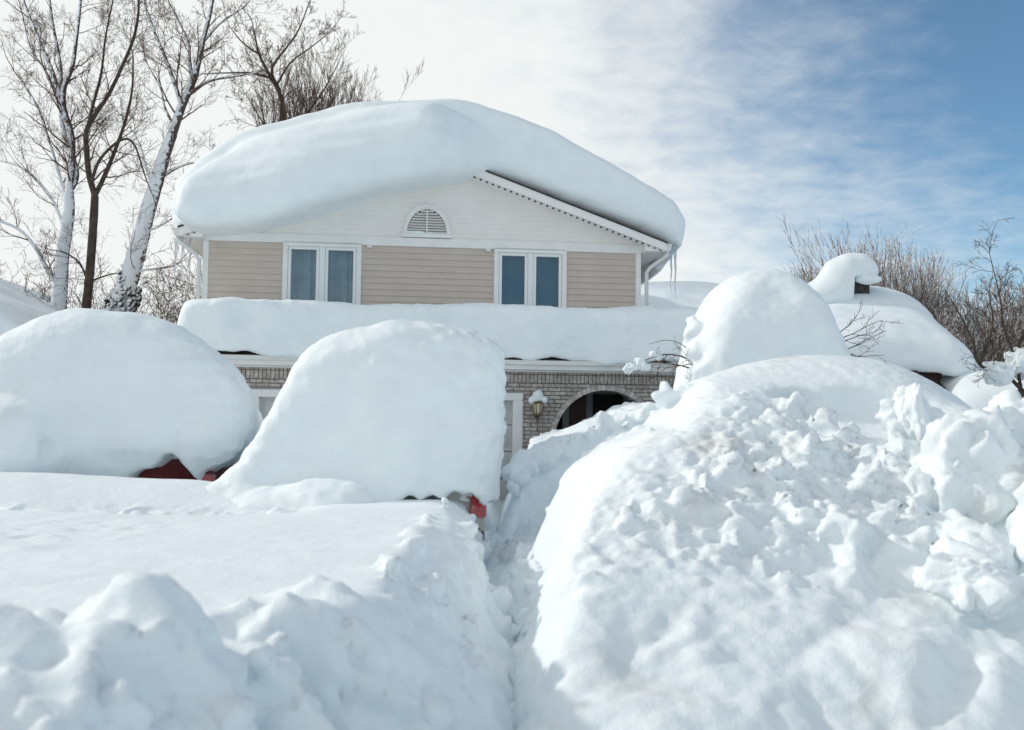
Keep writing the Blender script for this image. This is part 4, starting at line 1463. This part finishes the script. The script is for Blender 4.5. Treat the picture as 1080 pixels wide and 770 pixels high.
# ------------------------------------------------------------------ trees
class Wood:
    """gathers tapered limbs and twigs into one mesh"""
    def __init__(self):
        self.V, self.Q, self.n = [], [], 0

    def limb(self, P, R, sides=5):
        v, q = tube_np(np.asarray(P, float), np.asarray(R, float), sides)
        self.V.append(v); self.Q.append(q + self.n); self.n += len(v)

    def build(self, name, m, parent=None):
        return link(name, mesh_np(name, np.vstack(self.V), np.vstack(self.Q)), m, parent, True)


def unit(a): return a / (np.linalg.norm(a) + 1e-9)


def grow(w, p, d, ln, r, lev, g, up=.25, wob=.16, nch=(4, 6), ang=(25, 60), ratio=.55, rmin=.004, gravity=0.0):
    n = max(4, int(5 + lev))
    P, R = [p], [r]
    d = unit(np.array(d, float))
    for k in range(n):
        d = unit(d + g.normal(0, wob, 3) + np.array([0, 0, up * .22 - gravity * k / n]))
        p = p + d * ln / n
        P.append(p); R.append(max(r * (1 - .72 * (k + 1) / n), rmin * .7))
    w.limb(P, R, 6 if r > .04 else (4 if r > .012 else 3))
    if lev <= 0: return
    P = np.array(P)
    m = int(g.integers(nch[0], nch[1] + 1))
    for c in range(m):
        t = .22 + .78 * (c + g.random() * .8) / m
        i = min(int(t * n), n - 1); u = t * n - i
        q = P[i] * (1 - u) + P[min(i + 1, n)] * u
        dd = unit(P[min(i + 1, n)] - P[i])
        ax = unit(np.cross(dd, g.normal(size=3)))
        a = math.radians(g.uniform(*ang))
        nd = dd * math.cos(a) + ax * math.sin(a)
        rr = max(r * (1 - .72 * t) * g.uniform(.45, .7), rmin)
        grow(w, q, nd, ln * ratio * g.uniform(.7, 1.15) * (1.15 - .5 * t), rr, lev - 1, g, up, wob, nch, ang, ratio, rmin, gravity)


def limb_pts(pts, r0, r1, n=5):
    P = catmull(pts, n)
    return P, np.linspace(r0, r1, len(P))


def sprout(w, P, R, g, every, lev, ln, **kw):
    """side branches along a main limb"""
    L_ = np.concatenate([[0], np.cumsum(np.linalg.norm(np.diff(P, axis=0), axis=1))])
    s = every * g.random()
    while s < L_[-1]:
        i = min(np.searchsorted(L_, s), len(P) - 1)
        dd = unit(P[i] - P[max(i - 1, 0)])
        ax = unit(np.cross(dd, g.normal(size=3) * [1, .7, 1]))
        a = math.radians(g.uniform(30, 65))
        f = 1 - .45 * s / L_[-1]
        grow(w, P[i], dd * math.cos(a) + ax * math.sin(a), ln * f * g.uniform(.6, 1.2), max(min(R[i] * .5, .045) * g.uniform(.5, .9), .007), lev, g, **kw)
        s += every * g.uniform(.6, 1.5)
    grow(w, P[-1], unit(P[-1] - P[-2]), ln * .9, R[-1], lev, g, **kw)


# tall pair of snow-plastered trunks and a dark one, behind the red car (metres, world)
def px_tree(name, base, trunk, limbs, label, seed, tm, cm, every, lev, ln, group=None, **kw):
    """trunk and limbs are polylines relative to the base: (across, away, up)"""
    g = np.random.default_rng(seed)
    r = empty(name, base)
    tag(r, label, 'tree', group)
    w = Wood()
    for pts, r0, r1 in trunk:
        P, R = limb_pts(pts, r0, r1)
        R = R * (1 + .06 * perlin(P * 9 + seed, 1.0, 2))
        w.limb(P, R, 12)
    c = Wood()
    for pts, r0, r1 in limbs:
        P, R = limb_pts(pts, r0, r1)
        w.limb(P, R, 7)
        sprout(c, P, R, g, every, lev, ln, **kw)
    w.build('trunk', M[tm], r)
    c.build('crown', M[cm], r)
    return r


GRP = 'big bare trees behind the red car'
KW = dict(nch=(3, 4), ang=(22, 58), ratio=.66, wob=.13, up=.22, rmin=.0042)
px_tree('bare_tree', (-12.35, 27, 0),
        [([(0, 0, 0), (-.02, 0, 3.6), (.0, 0, 5.0), (.05, .0, 6.1), (.17, 0, 7.1), (.14, .02, 7.7)], .25, .13)],
        [([(.14, 0, 7.7), (.28, .1, 8.2), (.05, .2, 8.95), (-.25, .3, 9.8), (-.3, .3, 10.6), (-.42, .4, 11.5), (-.7, .5, 12.6), (-.9, .6, 13.6)], .105, .03),
         ([(.16, 0, 7.6), (.22, -.1, 9.1), (.02, -.2, 9.95), (.05, -.3, 10.5), (.25, -.3, 11.1), (.38, -.4, 11.8), (.46, -.4, 12.9), (.5, -.5, 13.8)], .11, .03),
         ([(.0, -.2, 10.0), (-.22, -.4, 10.9), (-.62, -.6, 11.9), (-.95, -.7, 12.8), (-1.2, -.7, 13.7)], .06, .02),
         ([(-.03, 0, 5.1), (-.3, -.2, 5.6), (-.55, -.3, 6.1), (-1.0, -.4, 6.6), (-1.7, -.6, 6.85), (-2.4, -.7, 6.9)], .075, .02),
         ([(.1, 0, 7.4), (-.15, .2, 8.0), (-.55, .3, 9.1), (-1.0, .4, 10.2), (-1.55, .5, 11.0)], .06, .02),
         ([(.1, 0, 6.7), (-.3, -.2, 7.6), (-.95, -.3, 8.25), (-1.7, -.4, 8.5)], .05, .015),
         ([(-.3, .3, 10.3), (-.8, .4, 11.2), (-1.3, .5, 11.9), (-1.6, .5, 13)], .045, .015)],
        'upright tree with straight white snow-plastered trunk, left of the dark slim one', 4, 'bark_snowy', 'twig', .36, 3, 1.5, GRP, **KW)
px_tree('bare_tree', (-11.4, 26.5, 0),
        [([(-.08, 0, 0), (-.05, 0, 3.5), (.06, 0, 5.3), (.12, 0, 6.9), (.13, 0, 7.5)], .135, .10)],
        [([(.13, 0, 7.5), (-.05, 0, 8.1), (-.18, .1, 8.8), (-.2, .1, 9.3), (.05, .1, 9.8), (.42, .0, 10.3), (.82, -.1, 11.1), (1.1, -.1, 11.9), (1.22, -.2, 12.7), (1.1, -.2, 13.4)], .085, .025),
         ([(.13, 0, 7.5), (.32, .1, 8.05), (.55, .2, 8.8), (.8, .2, 9.6), (.92, .3, 10.5), (.92, .3, 11.4)], .07, .02),
         ([(.0, 0, 7.8), (.32, -.2, 8.45), (.9, -.3, 8.95), (1.3, -.4, 8.8), (1.6, -.4, 8.0)], .05, .02),
         ([(-.2, .1, 9.2), (-.1, .2, 10.0), (.1, .2, 10.9), (.15, .3, 12.0), (.35, .3, 13.2)], .05, .018),
         ([(.06, 0, 5.1), (-.3, .2, 5.7), (-.75, .3, 6.0), (-1.2, .4, 6.1)], .03, .012),
         ([(.09, 0, 5.2), (.6, .3, 5.45), (1.2, .4, 5.4)], .025, .01)],
        'slim dark-barked tree between the two white snow-plastered trunks', 9, 'bark', 'twig', .33, 3, 1.5, GRP, **KW)
px_tree('bare_tree', (-10.45, 26.5, 0),
        [([(-.1, 0, 0), (-.06, 0, 3.4), (-.02, 0, 4.4), (.16, 0, 5.2), (.38, 0, 6.1), (.58, 0, 7.0), (.82, 0, 7.9), (1.0, 0, 8.6), (1.2, 0, 9.2)], .32, .14)],
        [([(1.2, 0, 9.2), (1.45, 0, 10.0), (1.7, .1, 10.75), (1.85, .1, 11.4), (1.95, .1, 11.9), (2.1, .2, 12.8), (2.2, .2, 13.8)], .13, .035),
         ([(1.45, 0, 9.95), (1.25, -.1, 10.6), (1.0, -.2, 11.3), (.75, -.3, 11.9), (.42, -.3, 12.8), (.3, -.3, 13.5)], .065, .02),
         ([(1.7, 0, 10.75), (1.55, .2, 11.3), (1.45, .3, 11.9), (1.0, .3, 12.8)], .06, .02),
         ([(1.62, 0, 10.3), (2.1, .2, 10.75), (2.7, .4, 10.95), (3.3, .5, 11.1)], .055, .015),
         ([(1.25, 0, 9.4), (1.05, -.2, 9.9), (.92, -.2, 10.4), (.6, -.3, 11.0)], .04, .014),
         ([(1.95, .1, 11.8), (2.4, .2, 12.4), (3.0, .3, 12.9), (3.3, .3, 13.4)], .035, .010),
         ([(.85, 0, 7.95), (1.3, .2, 8.35), (1.8, .2, 8.5), (2.3, .3, 8.5)], .045, .014),
         ([(.5, 0, 6.55), (.9, -.1, 6.65), (1.3, -.2, 6.85)], .04, .02),
         ([(.25, 0, 5.45), (.6, -.1, 5.5), (1.0, -.1, 5.55)], .045, .02),
         ([(.75, 0, 7.7), (.5, .2, 8.2), (.3, .2, 8.9), (.1, .2, 9.3)], .035, .012)],
        'thick leaning tree with white snow-plastered trunk and swollen foot', 15, 'bark_snowy', 'twig', .36, 3, 1.5, GRP, **KW)
# snow-filled ivy bulge round its foot is part of the trunk
w = Wood()
g = np.random.default_rng(3)
tr = [o for o in bpy.data.objects if o.name.startswith('bare_tree') and o.parent is None][2]
bm = bmesh.new()
for k in range(260):
    a, z = g.uniform(0, 2 * PI), g.normal(4.75, .38)
    rr = .20 * math.exp(-((z - 4.6) / .4) ** 2) + .20 + .08 * math.sin(a * 3 + z * 5)
    s = bmesh.ops.create_icosphere(bm, subdivisions=1, radius=g.uniform(.03, .09), matrix=Matrix.Translation((-.03 + max(z - 4.3, 0) * .17 + rr * math.cos(a), rr * math.sin(a), z)))
me = bpy.data.meshes.new('ivy'); bm.to_mesh(me); bm.free()
link('ivy', me, M['ivy'], tr, True)


def stems(name, base, n, spread, h, label, seed, m, lev=3, spray=0, group=None, r0=.03, cat='tree', lean=.45, **kw):
    """many-stemmed bare shrub or young tree"""
    g = np.random.default_rng(seed)
    r = empty(name, base)
    tag(r, label, cat, group)
    w = Wood()
    for k in range(n):
        a = g.uniform(0, 2 * PI)
        rad = spread * math.sqrt(g.random())
        q = np.array([rad * math.cos(a) * .35, rad * math.sin(a) * .3, 0])
        d = np.array([math.cos(a) * rad / spread * lean, math.sin(a) * rad / spread * lean * .7, 1.0])
        grow(w, q, d, h * g.uniform(.75, 1.1), r0 * g.uniform(.7, 1.2), lev, g, **kw)
    for k in range(spray):       # fine outer twigs that round off the crown
        a, u = g.uniform(0, 2 * PI), math.sqrt(g.random())
        d = unit(np.array([math.cos(a) * u * lean * 1.0, math.sin(a) * u * lean * .8, 1.0]))
        grow(w, d * h * g.uniform(.5, .98) * (1.06 - .16 * u), d + [0, 0, .25], h * .2 * g.uniform(.6, 1.2), kw.get('rmin', .008) * 1.6, 1, g, **dict(kw, nch=(3, 5)))
    w.build('branches', M[m], r)
    return r


# tree behind the roof: one forking trunk and a fan beside it
g = np.random.default_rng(31)
px_tree('bare_tree', (-8.3, 35, 0),
        [([(.1, 0, 0), (.15, 0, 8.0), (.1, 0, 10.5), (.02, 0, 12.6)], .2, .12)],
        [([(.02, 0, 12.6), (-.1, 0, 13.1), (-.6, 0, 14.0), (-.9, 0, 14.6), (-1.1, .1, 15.4)], .09, .025),
         ([(.02, 0, 12.6), (-.2, .2, 13.4), (-.5, .3, 14.1), (.0, .3, 14.9), (.45, .3, 15.6), (.8, .3, 16.6)], .06, .02),
         ([(-.4, .0, 13.7), (-1.2, .1, 13.9), (-2.0, .1, 13.9), (-2.8, .2, 13.9)], .05, .015),
         ([(-.2, 0, 13.5), (.3, -.2, 14.2), (1.0, -.3, 14.7), (1.6, -.3, 15.2)], .04, .014),
         ([(-.8, .0, 14.5), (-1.5, .1, 15.0), (-2.0, .1, 15.6)], .04, .014),
         ([(.1, 0, 11.5), (.7, 0, 12.2), (1.4, 0, 13.2), (1.9, .1, 14.2)], .05, .016),
         ([(.1, 0, 11.0), (-.7, 0, 12.1), (-1.2, 0, 12.9)], .04, .014)],
        'bare forking tree rising behind the left slope of the snowy roof', 21, 'bark', 'twig', .3, 3, 1.25, None, **dict(KW, rmin=.0065))
stems('bare_tree', (-7.3, 35.5, 8.3), 26, 1.6, 5.0, 'round fan of fine bare branches right of the forking tree behind the roof', 44, 'twig', 3, group=None, r0=.035, lean=.62, spray=420,
      nch=(5, 7), ang=(12, 38), ratio=.5, wob=.08, up=.3, rmin=.006)
MB().tube([(0, 0, -7.6), (.03, 0, -3), (0, 0, .3)], [.22, .17, .13], 10).build('trunk', M['bark'], bpy.data.objects['bare_tree.004'], True)

# scrub behind the left yard
SG = 'bare scrub behind the red car'
SK = dict(nch=(4, 6), ang=(25, 65), ratio=.55, wob=.2, up=.15, rmin=.0065)
for k, (x, y, n, h, lb) in enumerate([(-14.2, 28, 7, 4.6, 'gnarled bare shrub at the left edge of the photo, beside the snowy roof'),
                                      (-12.9, 29.5, 8, 4.8, 'bare shrub just left of the straight white trunk'),
                                      (-11.0, 29.5, 8, 4.6, 'bare shrub between the slim dark trunk and the thick leaning trunk'),
                                      (-9.4, 29.0, 4, 4.0, 'thin bare shrub right of the thick leaning trunk'),
                                      (-8.55, 28.5, 11, 5.0, 'dense bare shrub beside the downspout at the left corner of the house')]):
    stems('bare_shrub', (x, y, .8), n, .9, h, lb, 60 + k, 'twig', 3, spray=60, group=SG, r0=.035, cat='shrub', lean=.5, **SK)

# trees at right
RG = 'bare trees behind the house at right'
RK = dict(nch=(6, 8), ang=(14, 38), ratio=.46, wob=.10, up=.28, rmin=.009)
stems('bare_tree', (13.1, 36, .8), 26, 2.4, 6.5, 'bare tree of dense upright twigs behind the chimney', 81, 'twig_snowy', 2, spray=1100, group=RG, r0=.04, lean=.55, **RK)
stems('bare_tree', (14.5, 36.5, .8), 20, 2.3, 5.2, 'lower spreading tree of snow-dusted twigs right of the chimney', 82, 'twig_snowy', 2, spray=800, group=RG, r0=.04, lean=.6, **RK)
stems('bare_tree', (16.2, 33, .8), 24, 2.4, 4.6, 'loose bare tree against the sky behind the shed', 83, 'twig_snowy', 3, spray=300, group=RG, r0=.04, lean=.6, **dict(RK, ang=(20, 50), wob=.14))
stems('bare_tree', (18.3, 33, .8), 22, 2.2, 5.0, 'tallest bare tree cut by the right edge of the photo', 84, 'twig_snowy', 3, spray=300, group=RG, r0=.04, lean=.6, **dict(RK, ang=(20, 50), wob=.14))

# dark branching tree in front of the shed, snow clumps in its forks
TB = (9.55, 19.0, .6)
tk = px_tree('branching_tree', TB,
             [([(0, 0, 0), (.05, 0, .9), (.22, 0, 1.45), (.18, 0, 1.75)], .11, .075), ([(-.25, .1, 0), (-.1, .05, .8), (.15, 0, 1.35)], .06, .05)],
             [([(.18, 0, 1.75), (-.2, -.1, 2.05), (-.7, -.2, 2.2), (-.85, -.2, 2.7), (-1.1, -.2, 3.2)], .04, .012),
              ([(.18, 0, 1.75), (.1, .1, 2.4), (-.1, .1, 3.0), (-.1, .2, 3.5), (-.3, .2, 4.4)], .032, .006),
              ([(.2, 0, 1.7), (.6, .0, 1.95), (1.1, .1, 2.2), (1.3, .1, 2.8), (1.35, .1, 3.4)], .035, .010),
              ([(.1, .1, 2.4), (.45, .2, 3.1), (.65, .2, 3.5), (1.0, .2, 4.4)], .026, .006),
              ([(-.7, -.2, 2.2), (-.5, -.3, 2.9), (-.55, -.3, 3.5)], .03, .01)],
             'dark low-branching tree hung with snow clumps at the right edge of the photo', 91, 'bark', 'bark', .12, 2, .75, None,
             **dict(nch=(3, 5), ang=(25, 60), ratio=.6, wob=.15, up=.12, rmin=.004))
CLG = 'snow clumps in the branching tree'
CL = [((10.45, 19.1, 2.95), (.52, .4, .42), 'largest snow clump in the dark branching tree, right side'),
      ((9.85, 19.1, 2.85), (.34, .3, .26), 'snow clump in the middle fork of the dark branching tree'),
      ((9.25, 18.9, 2.62), (.26, .24, .2), 'snow clump on the left bough of the dark branching tree'),
      ((10.5, 19.2, 3.75), (.36, .3, .34), 'highest snow clump in the dark branching tree'),
      ((9.45, 18.95, 1.35), (.17, .15, .42), 'upright strip of snow on the trunk of the dark branching tree'),
      ((10.3, 19.0, 2.1), (.42, .3, .26), 'snow clump on the low right bough of the dark branching tree')]
for k, (c, r, lb) in enumerate(CL):
    R_ = max(r)
    v = Vol((-R_ * 1.6, -R_ * 1.6, -R_ * 1.6), (R_ * 1.6, R_ * 1.6, R_ * 1.6), R_ / 17)
    v.set(np.full(v.n, R_, np.float32))
    v.ball((0, 0, 0), r, .02)
    g = np.random.default_rng(k)
    for j in range(9):
        q = g.normal(size=3); q = q / np.linalg.norm(q) * np.array(r) * .8
        v.ball(q, np.array(r) * g.uniform(.3, .55), .06)
    v.band_noise(R_ * .5, lambda p: R_ * (.28 * perlin(p, R_ * .7, 160 + k) + .12 * fbm(p, R_ * .25, 2, 170)))
    o = snow_obj('snow_clump', v, M['snow'], lb, group=CLG)
    o.location = c

# twigs poking out of the mound and of the roof drift
def twigs(name, base, dirs, label, seed, m='twig', lev=2, r=.012, ln=.9, **kw):
    g = np.random.default_rng(seed)
    e = empty(name, base)
    tag(e, label, 'shrub')
    w = Wood()
    for d, l in dirs:
        grow(w, np.zeros(3) + g.normal(0, .05, 3), np.array(d, float), l * ln, r, lev, g, **kw)
    w.build('twigs', M[m], e)
    return e
TK = dict(nch=(3, 4), ang=(20, 50), ratio=.5, wob=.16, up=.1, rmin=.0035)
twigs('shrub_twigs', (4.45, 13.9, 2.75), [((1, -.2, .5), 1.0), ((1, -.2, .1), .9), ((.9, -.3, -.35), 1.0), ((.8, -.3, .75), .7), ((1, -.3, .25), .8)],
      'thin bare twigs poking out of the right side of the tall snow mound', 5, 'bark', r=.011, **TK)
twigs('shrub_twigs', (2.62, 13.7, 2.42), [((-1, -.15, .25), 1.1), ((-1, -.1, .55), .85), ((-1, -.15, -.05), .9), ((-.9, -.2, .8), .6)],
      'arching bare twigs poking out of the left side of the tall snow mound', 6, 'twig', r=.010, **dict(TK, gravity=.30))
w = Wood()
bl = bpy.data.objects['shrub_twigs.001']
for pts, r0 in (([(.1, 0, -.1), (-.2, -.1, .1), (-.5, -.15, .16), (-.8, -.2, .08), (-1.0, -.22, -.06), (-1.12, -.24, -.2)], .012),
                ([(0, 0, 0), (-.25, -.05, .28), (-.5, -.1, .36), (-.75, -.12, .30)], .008), ([(-.5, -.15, .16), (-.62, -.2, .0), (-.66, -.2, -.2)], .006)):
    P, R = limb_pts(pts, r0, r0 * .35)
    w.limb(P, R, 5)
w.build('bough', M['twig'], bl)
for k, (c, r, lb) in enumerate([((1.60, 13.49, 2.40), .085, 'left snow clump of three on the arching twigs before the brick arch'),
                                ((1.74, 13.50, 2.46), .07, 'middle snow clump of three on the arching twigs before the brick arch'),
                                ((1.92, 13.54, 2.56), .06, 'right snow clump of three on the arching twigs before the brick arch')]):
    v = Vol((-.16, -.16, -.16), (.16, .16, .16), .009)
    v.set(np.full(v.n, .2, np.float32))
    g = np.random.default_rng(200 + k)
    for j in range(6):
        q = g.normal(size=3) * [.6, .4, .35] * r
        v.clod(q, r * g.uniform(.45, .9), int(g.integers(1e6)), .02, 10, .15)
    v.band_noise(.05, lambda p: .02 * perlin(p, .07, 181 + k))
    snow_obj('snow_clump', v, M['snow'], lb, group='snow clumps on the arching twigs').location = c

# ------------------------------------------------------------------ light
SUN_AZ, SUN_EL = math.radians(-76), math.radians(30)     # azimuth from +Y, positive to +X
sd_ = Vector((math.sin(SUN_AZ) * math.cos(SUN_EL), math.cos(SUN_AZ) * math.cos(SUN_EL), math.sin(SUN_EL)))
ld = bpy.data.lights.new('sun', 'SUN')
ld.energy = 2.0
ld.angle = math.radians(2.5)
ld.color = (1.0, .955, .89)
lo = bpy.data.objects.new('sun', ld)
lo.rotation_euler = sd_.to_track_quat('Z', 'Y').to_euler()
lo.location = (-20, 10, 20)
COL.objects.link(lo)

wd = bpy.data.worlds.new('World')
SC.world = wd
wd.use_nodes = True
nt = wd.node_tree
bg = nt.nodes['Background']
sky = nt.nodes.new('ShaderNodeTexSky')
sky.sky_type = 'NISHITA'
sky.sun_disc = False
sky.sun_elevation = SUN_EL
sky.sun_rotation = SUN_AZ
sky.air_density = .72
sky.dust_density = .6
sky.ozone_density = 1.0
def WN(t, **kw):
    n = nt.nodes.new(t)
    for k, v_ in kw.items():
        if k in n.inputs: n.inputs[k].default_value = v_
        else: setattr(n, k, v_)
    return n
def WL(a, b_): nt.links.new(a, b_)
tc = WN('ShaderNodeTexCoord')
# high cloud on a plane far above: direction / height gives streets of cloud that converge to the horizon
sep = WN('ShaderNodeSeparateXYZ'); WL(tc.outputs['Generated'], sep.inputs[0])
zc = WN('ShaderNodeMath', operation='MAXIMUM'); WL(sep.outputs['Z'], zc.inputs[0]); zc.inputs[1].default_value = .0
za = WN('ShaderNodeMath', operation='ADD'); WL(zc.outputs[0], za.inputs[0]); za.inputs[1].default_value = .16
dx = WN('ShaderNodeMath', operation='DIVIDE'); WL(sep.outputs['X'], dx.inputs[0]); WL(za.outputs[0], dx.inputs[1])
dy = WN('ShaderNodeMath', operation='DIVIDE'); WL(sep.outputs['Y'], dy.inputs[0]); WL(za.outputs[0], dy.inputs[1])
cv = WN('ShaderNodeCombineXYZ'); WL(dx.outputs[0], cv.inputs[0]); WL(dy.outputs[0], cv.inputs[1])
n1 = WN('ShaderNodeTexNoise', Scale=.9, Detail=5.0, Roughness=.55, Distortion=.1); WL(cv.outputs[0], n1.inputs['Vector'])
n2 = WN('ShaderNodeTexNoise', Scale=8.5, Detail=4.0, Roughness=.6, Distortion=.25); WL(cv.outputs[0], n2.inputs['Vector'])
# cover: a bank of cloud fills the sky on the sun's side and thins out away from it
cd_ = WN('ShaderNodeVectorMath', operation='DOT_PRODUCT'); WL(tc.outputs['Generated'], cd_.inputs[0])
cd_.inputs[1].default_value = (-.80, .36, -.48)
cov = WN('ShaderNodeMapRange', interpolation_type='SMOOTHSTEP'); WL(cd_.outputs['Value'], cov.inputs['Value'])
cov.inputs['From Min'].default_value = -.46; cov.inputs['From Max'].default_value = .52
cov.inputs['To Min'].default_value = -.52; cov.inputs['To Max'].default_value = .75
a1 = WN('ShaderNodeMath', operation='MULTIPLY_ADD'); WL(n1.outputs['Fac'], a1.inputs[0]); a1.inputs[1].default_value = .75; WL(cov.outputs[0], a1.inputs[2])
a2 = WN('ShaderNodeMath', operation='MULTIPLY_ADD'); WL(n2.outputs['Fac'], a2.inputs[0]); a2.inputs[1].default_value = .46; WL(a1.outputs[0], a2.inputs[2])
# unseen cloud added overhead and behind as white fill light; the gap with blue in it lies ahead to the right
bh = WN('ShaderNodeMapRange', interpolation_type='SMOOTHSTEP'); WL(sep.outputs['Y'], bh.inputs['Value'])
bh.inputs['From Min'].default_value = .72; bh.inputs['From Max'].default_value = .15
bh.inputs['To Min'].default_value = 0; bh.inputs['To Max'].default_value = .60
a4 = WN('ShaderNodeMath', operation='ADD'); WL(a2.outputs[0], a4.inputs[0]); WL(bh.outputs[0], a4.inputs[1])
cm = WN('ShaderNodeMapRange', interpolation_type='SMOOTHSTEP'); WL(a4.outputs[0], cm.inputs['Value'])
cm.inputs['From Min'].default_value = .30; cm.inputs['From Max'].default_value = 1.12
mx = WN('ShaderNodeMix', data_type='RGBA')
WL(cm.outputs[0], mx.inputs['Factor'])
tint = WN('ShaderNodeMix', data_type='RGBA', blend_type='MULTIPLY')      # winter air: a little more cyan than the model sky
tint.inputs['Factor'].default_value = 1
WL(sky.outputs[0], tint.inputs['A']); tint.inputs['B'].default_value = (.80, 1.02, 1.02, 1)
WL(tint.outputs['Result'], mx.inputs['A'])
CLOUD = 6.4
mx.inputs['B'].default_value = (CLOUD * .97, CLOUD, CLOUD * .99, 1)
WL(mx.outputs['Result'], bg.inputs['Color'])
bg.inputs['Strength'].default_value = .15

# ------------------------------------------------------------------ picture
SC.view_settings.view_transform = 'Standard'
SC.view_settings.look = 'None'
SC.view_settings.gamma = 1
SC.view_settings.exposure = -.05
cy = SC.cycles
cy.use_denoising = True
cy.max_bounces = 10
cy.diffuse_bounces = 8
cy.transparent_max_bounces = 16
cy.sample_clamp_indirect = 8
cy.caustics_reflective = False
cy.caustics_refractive = False
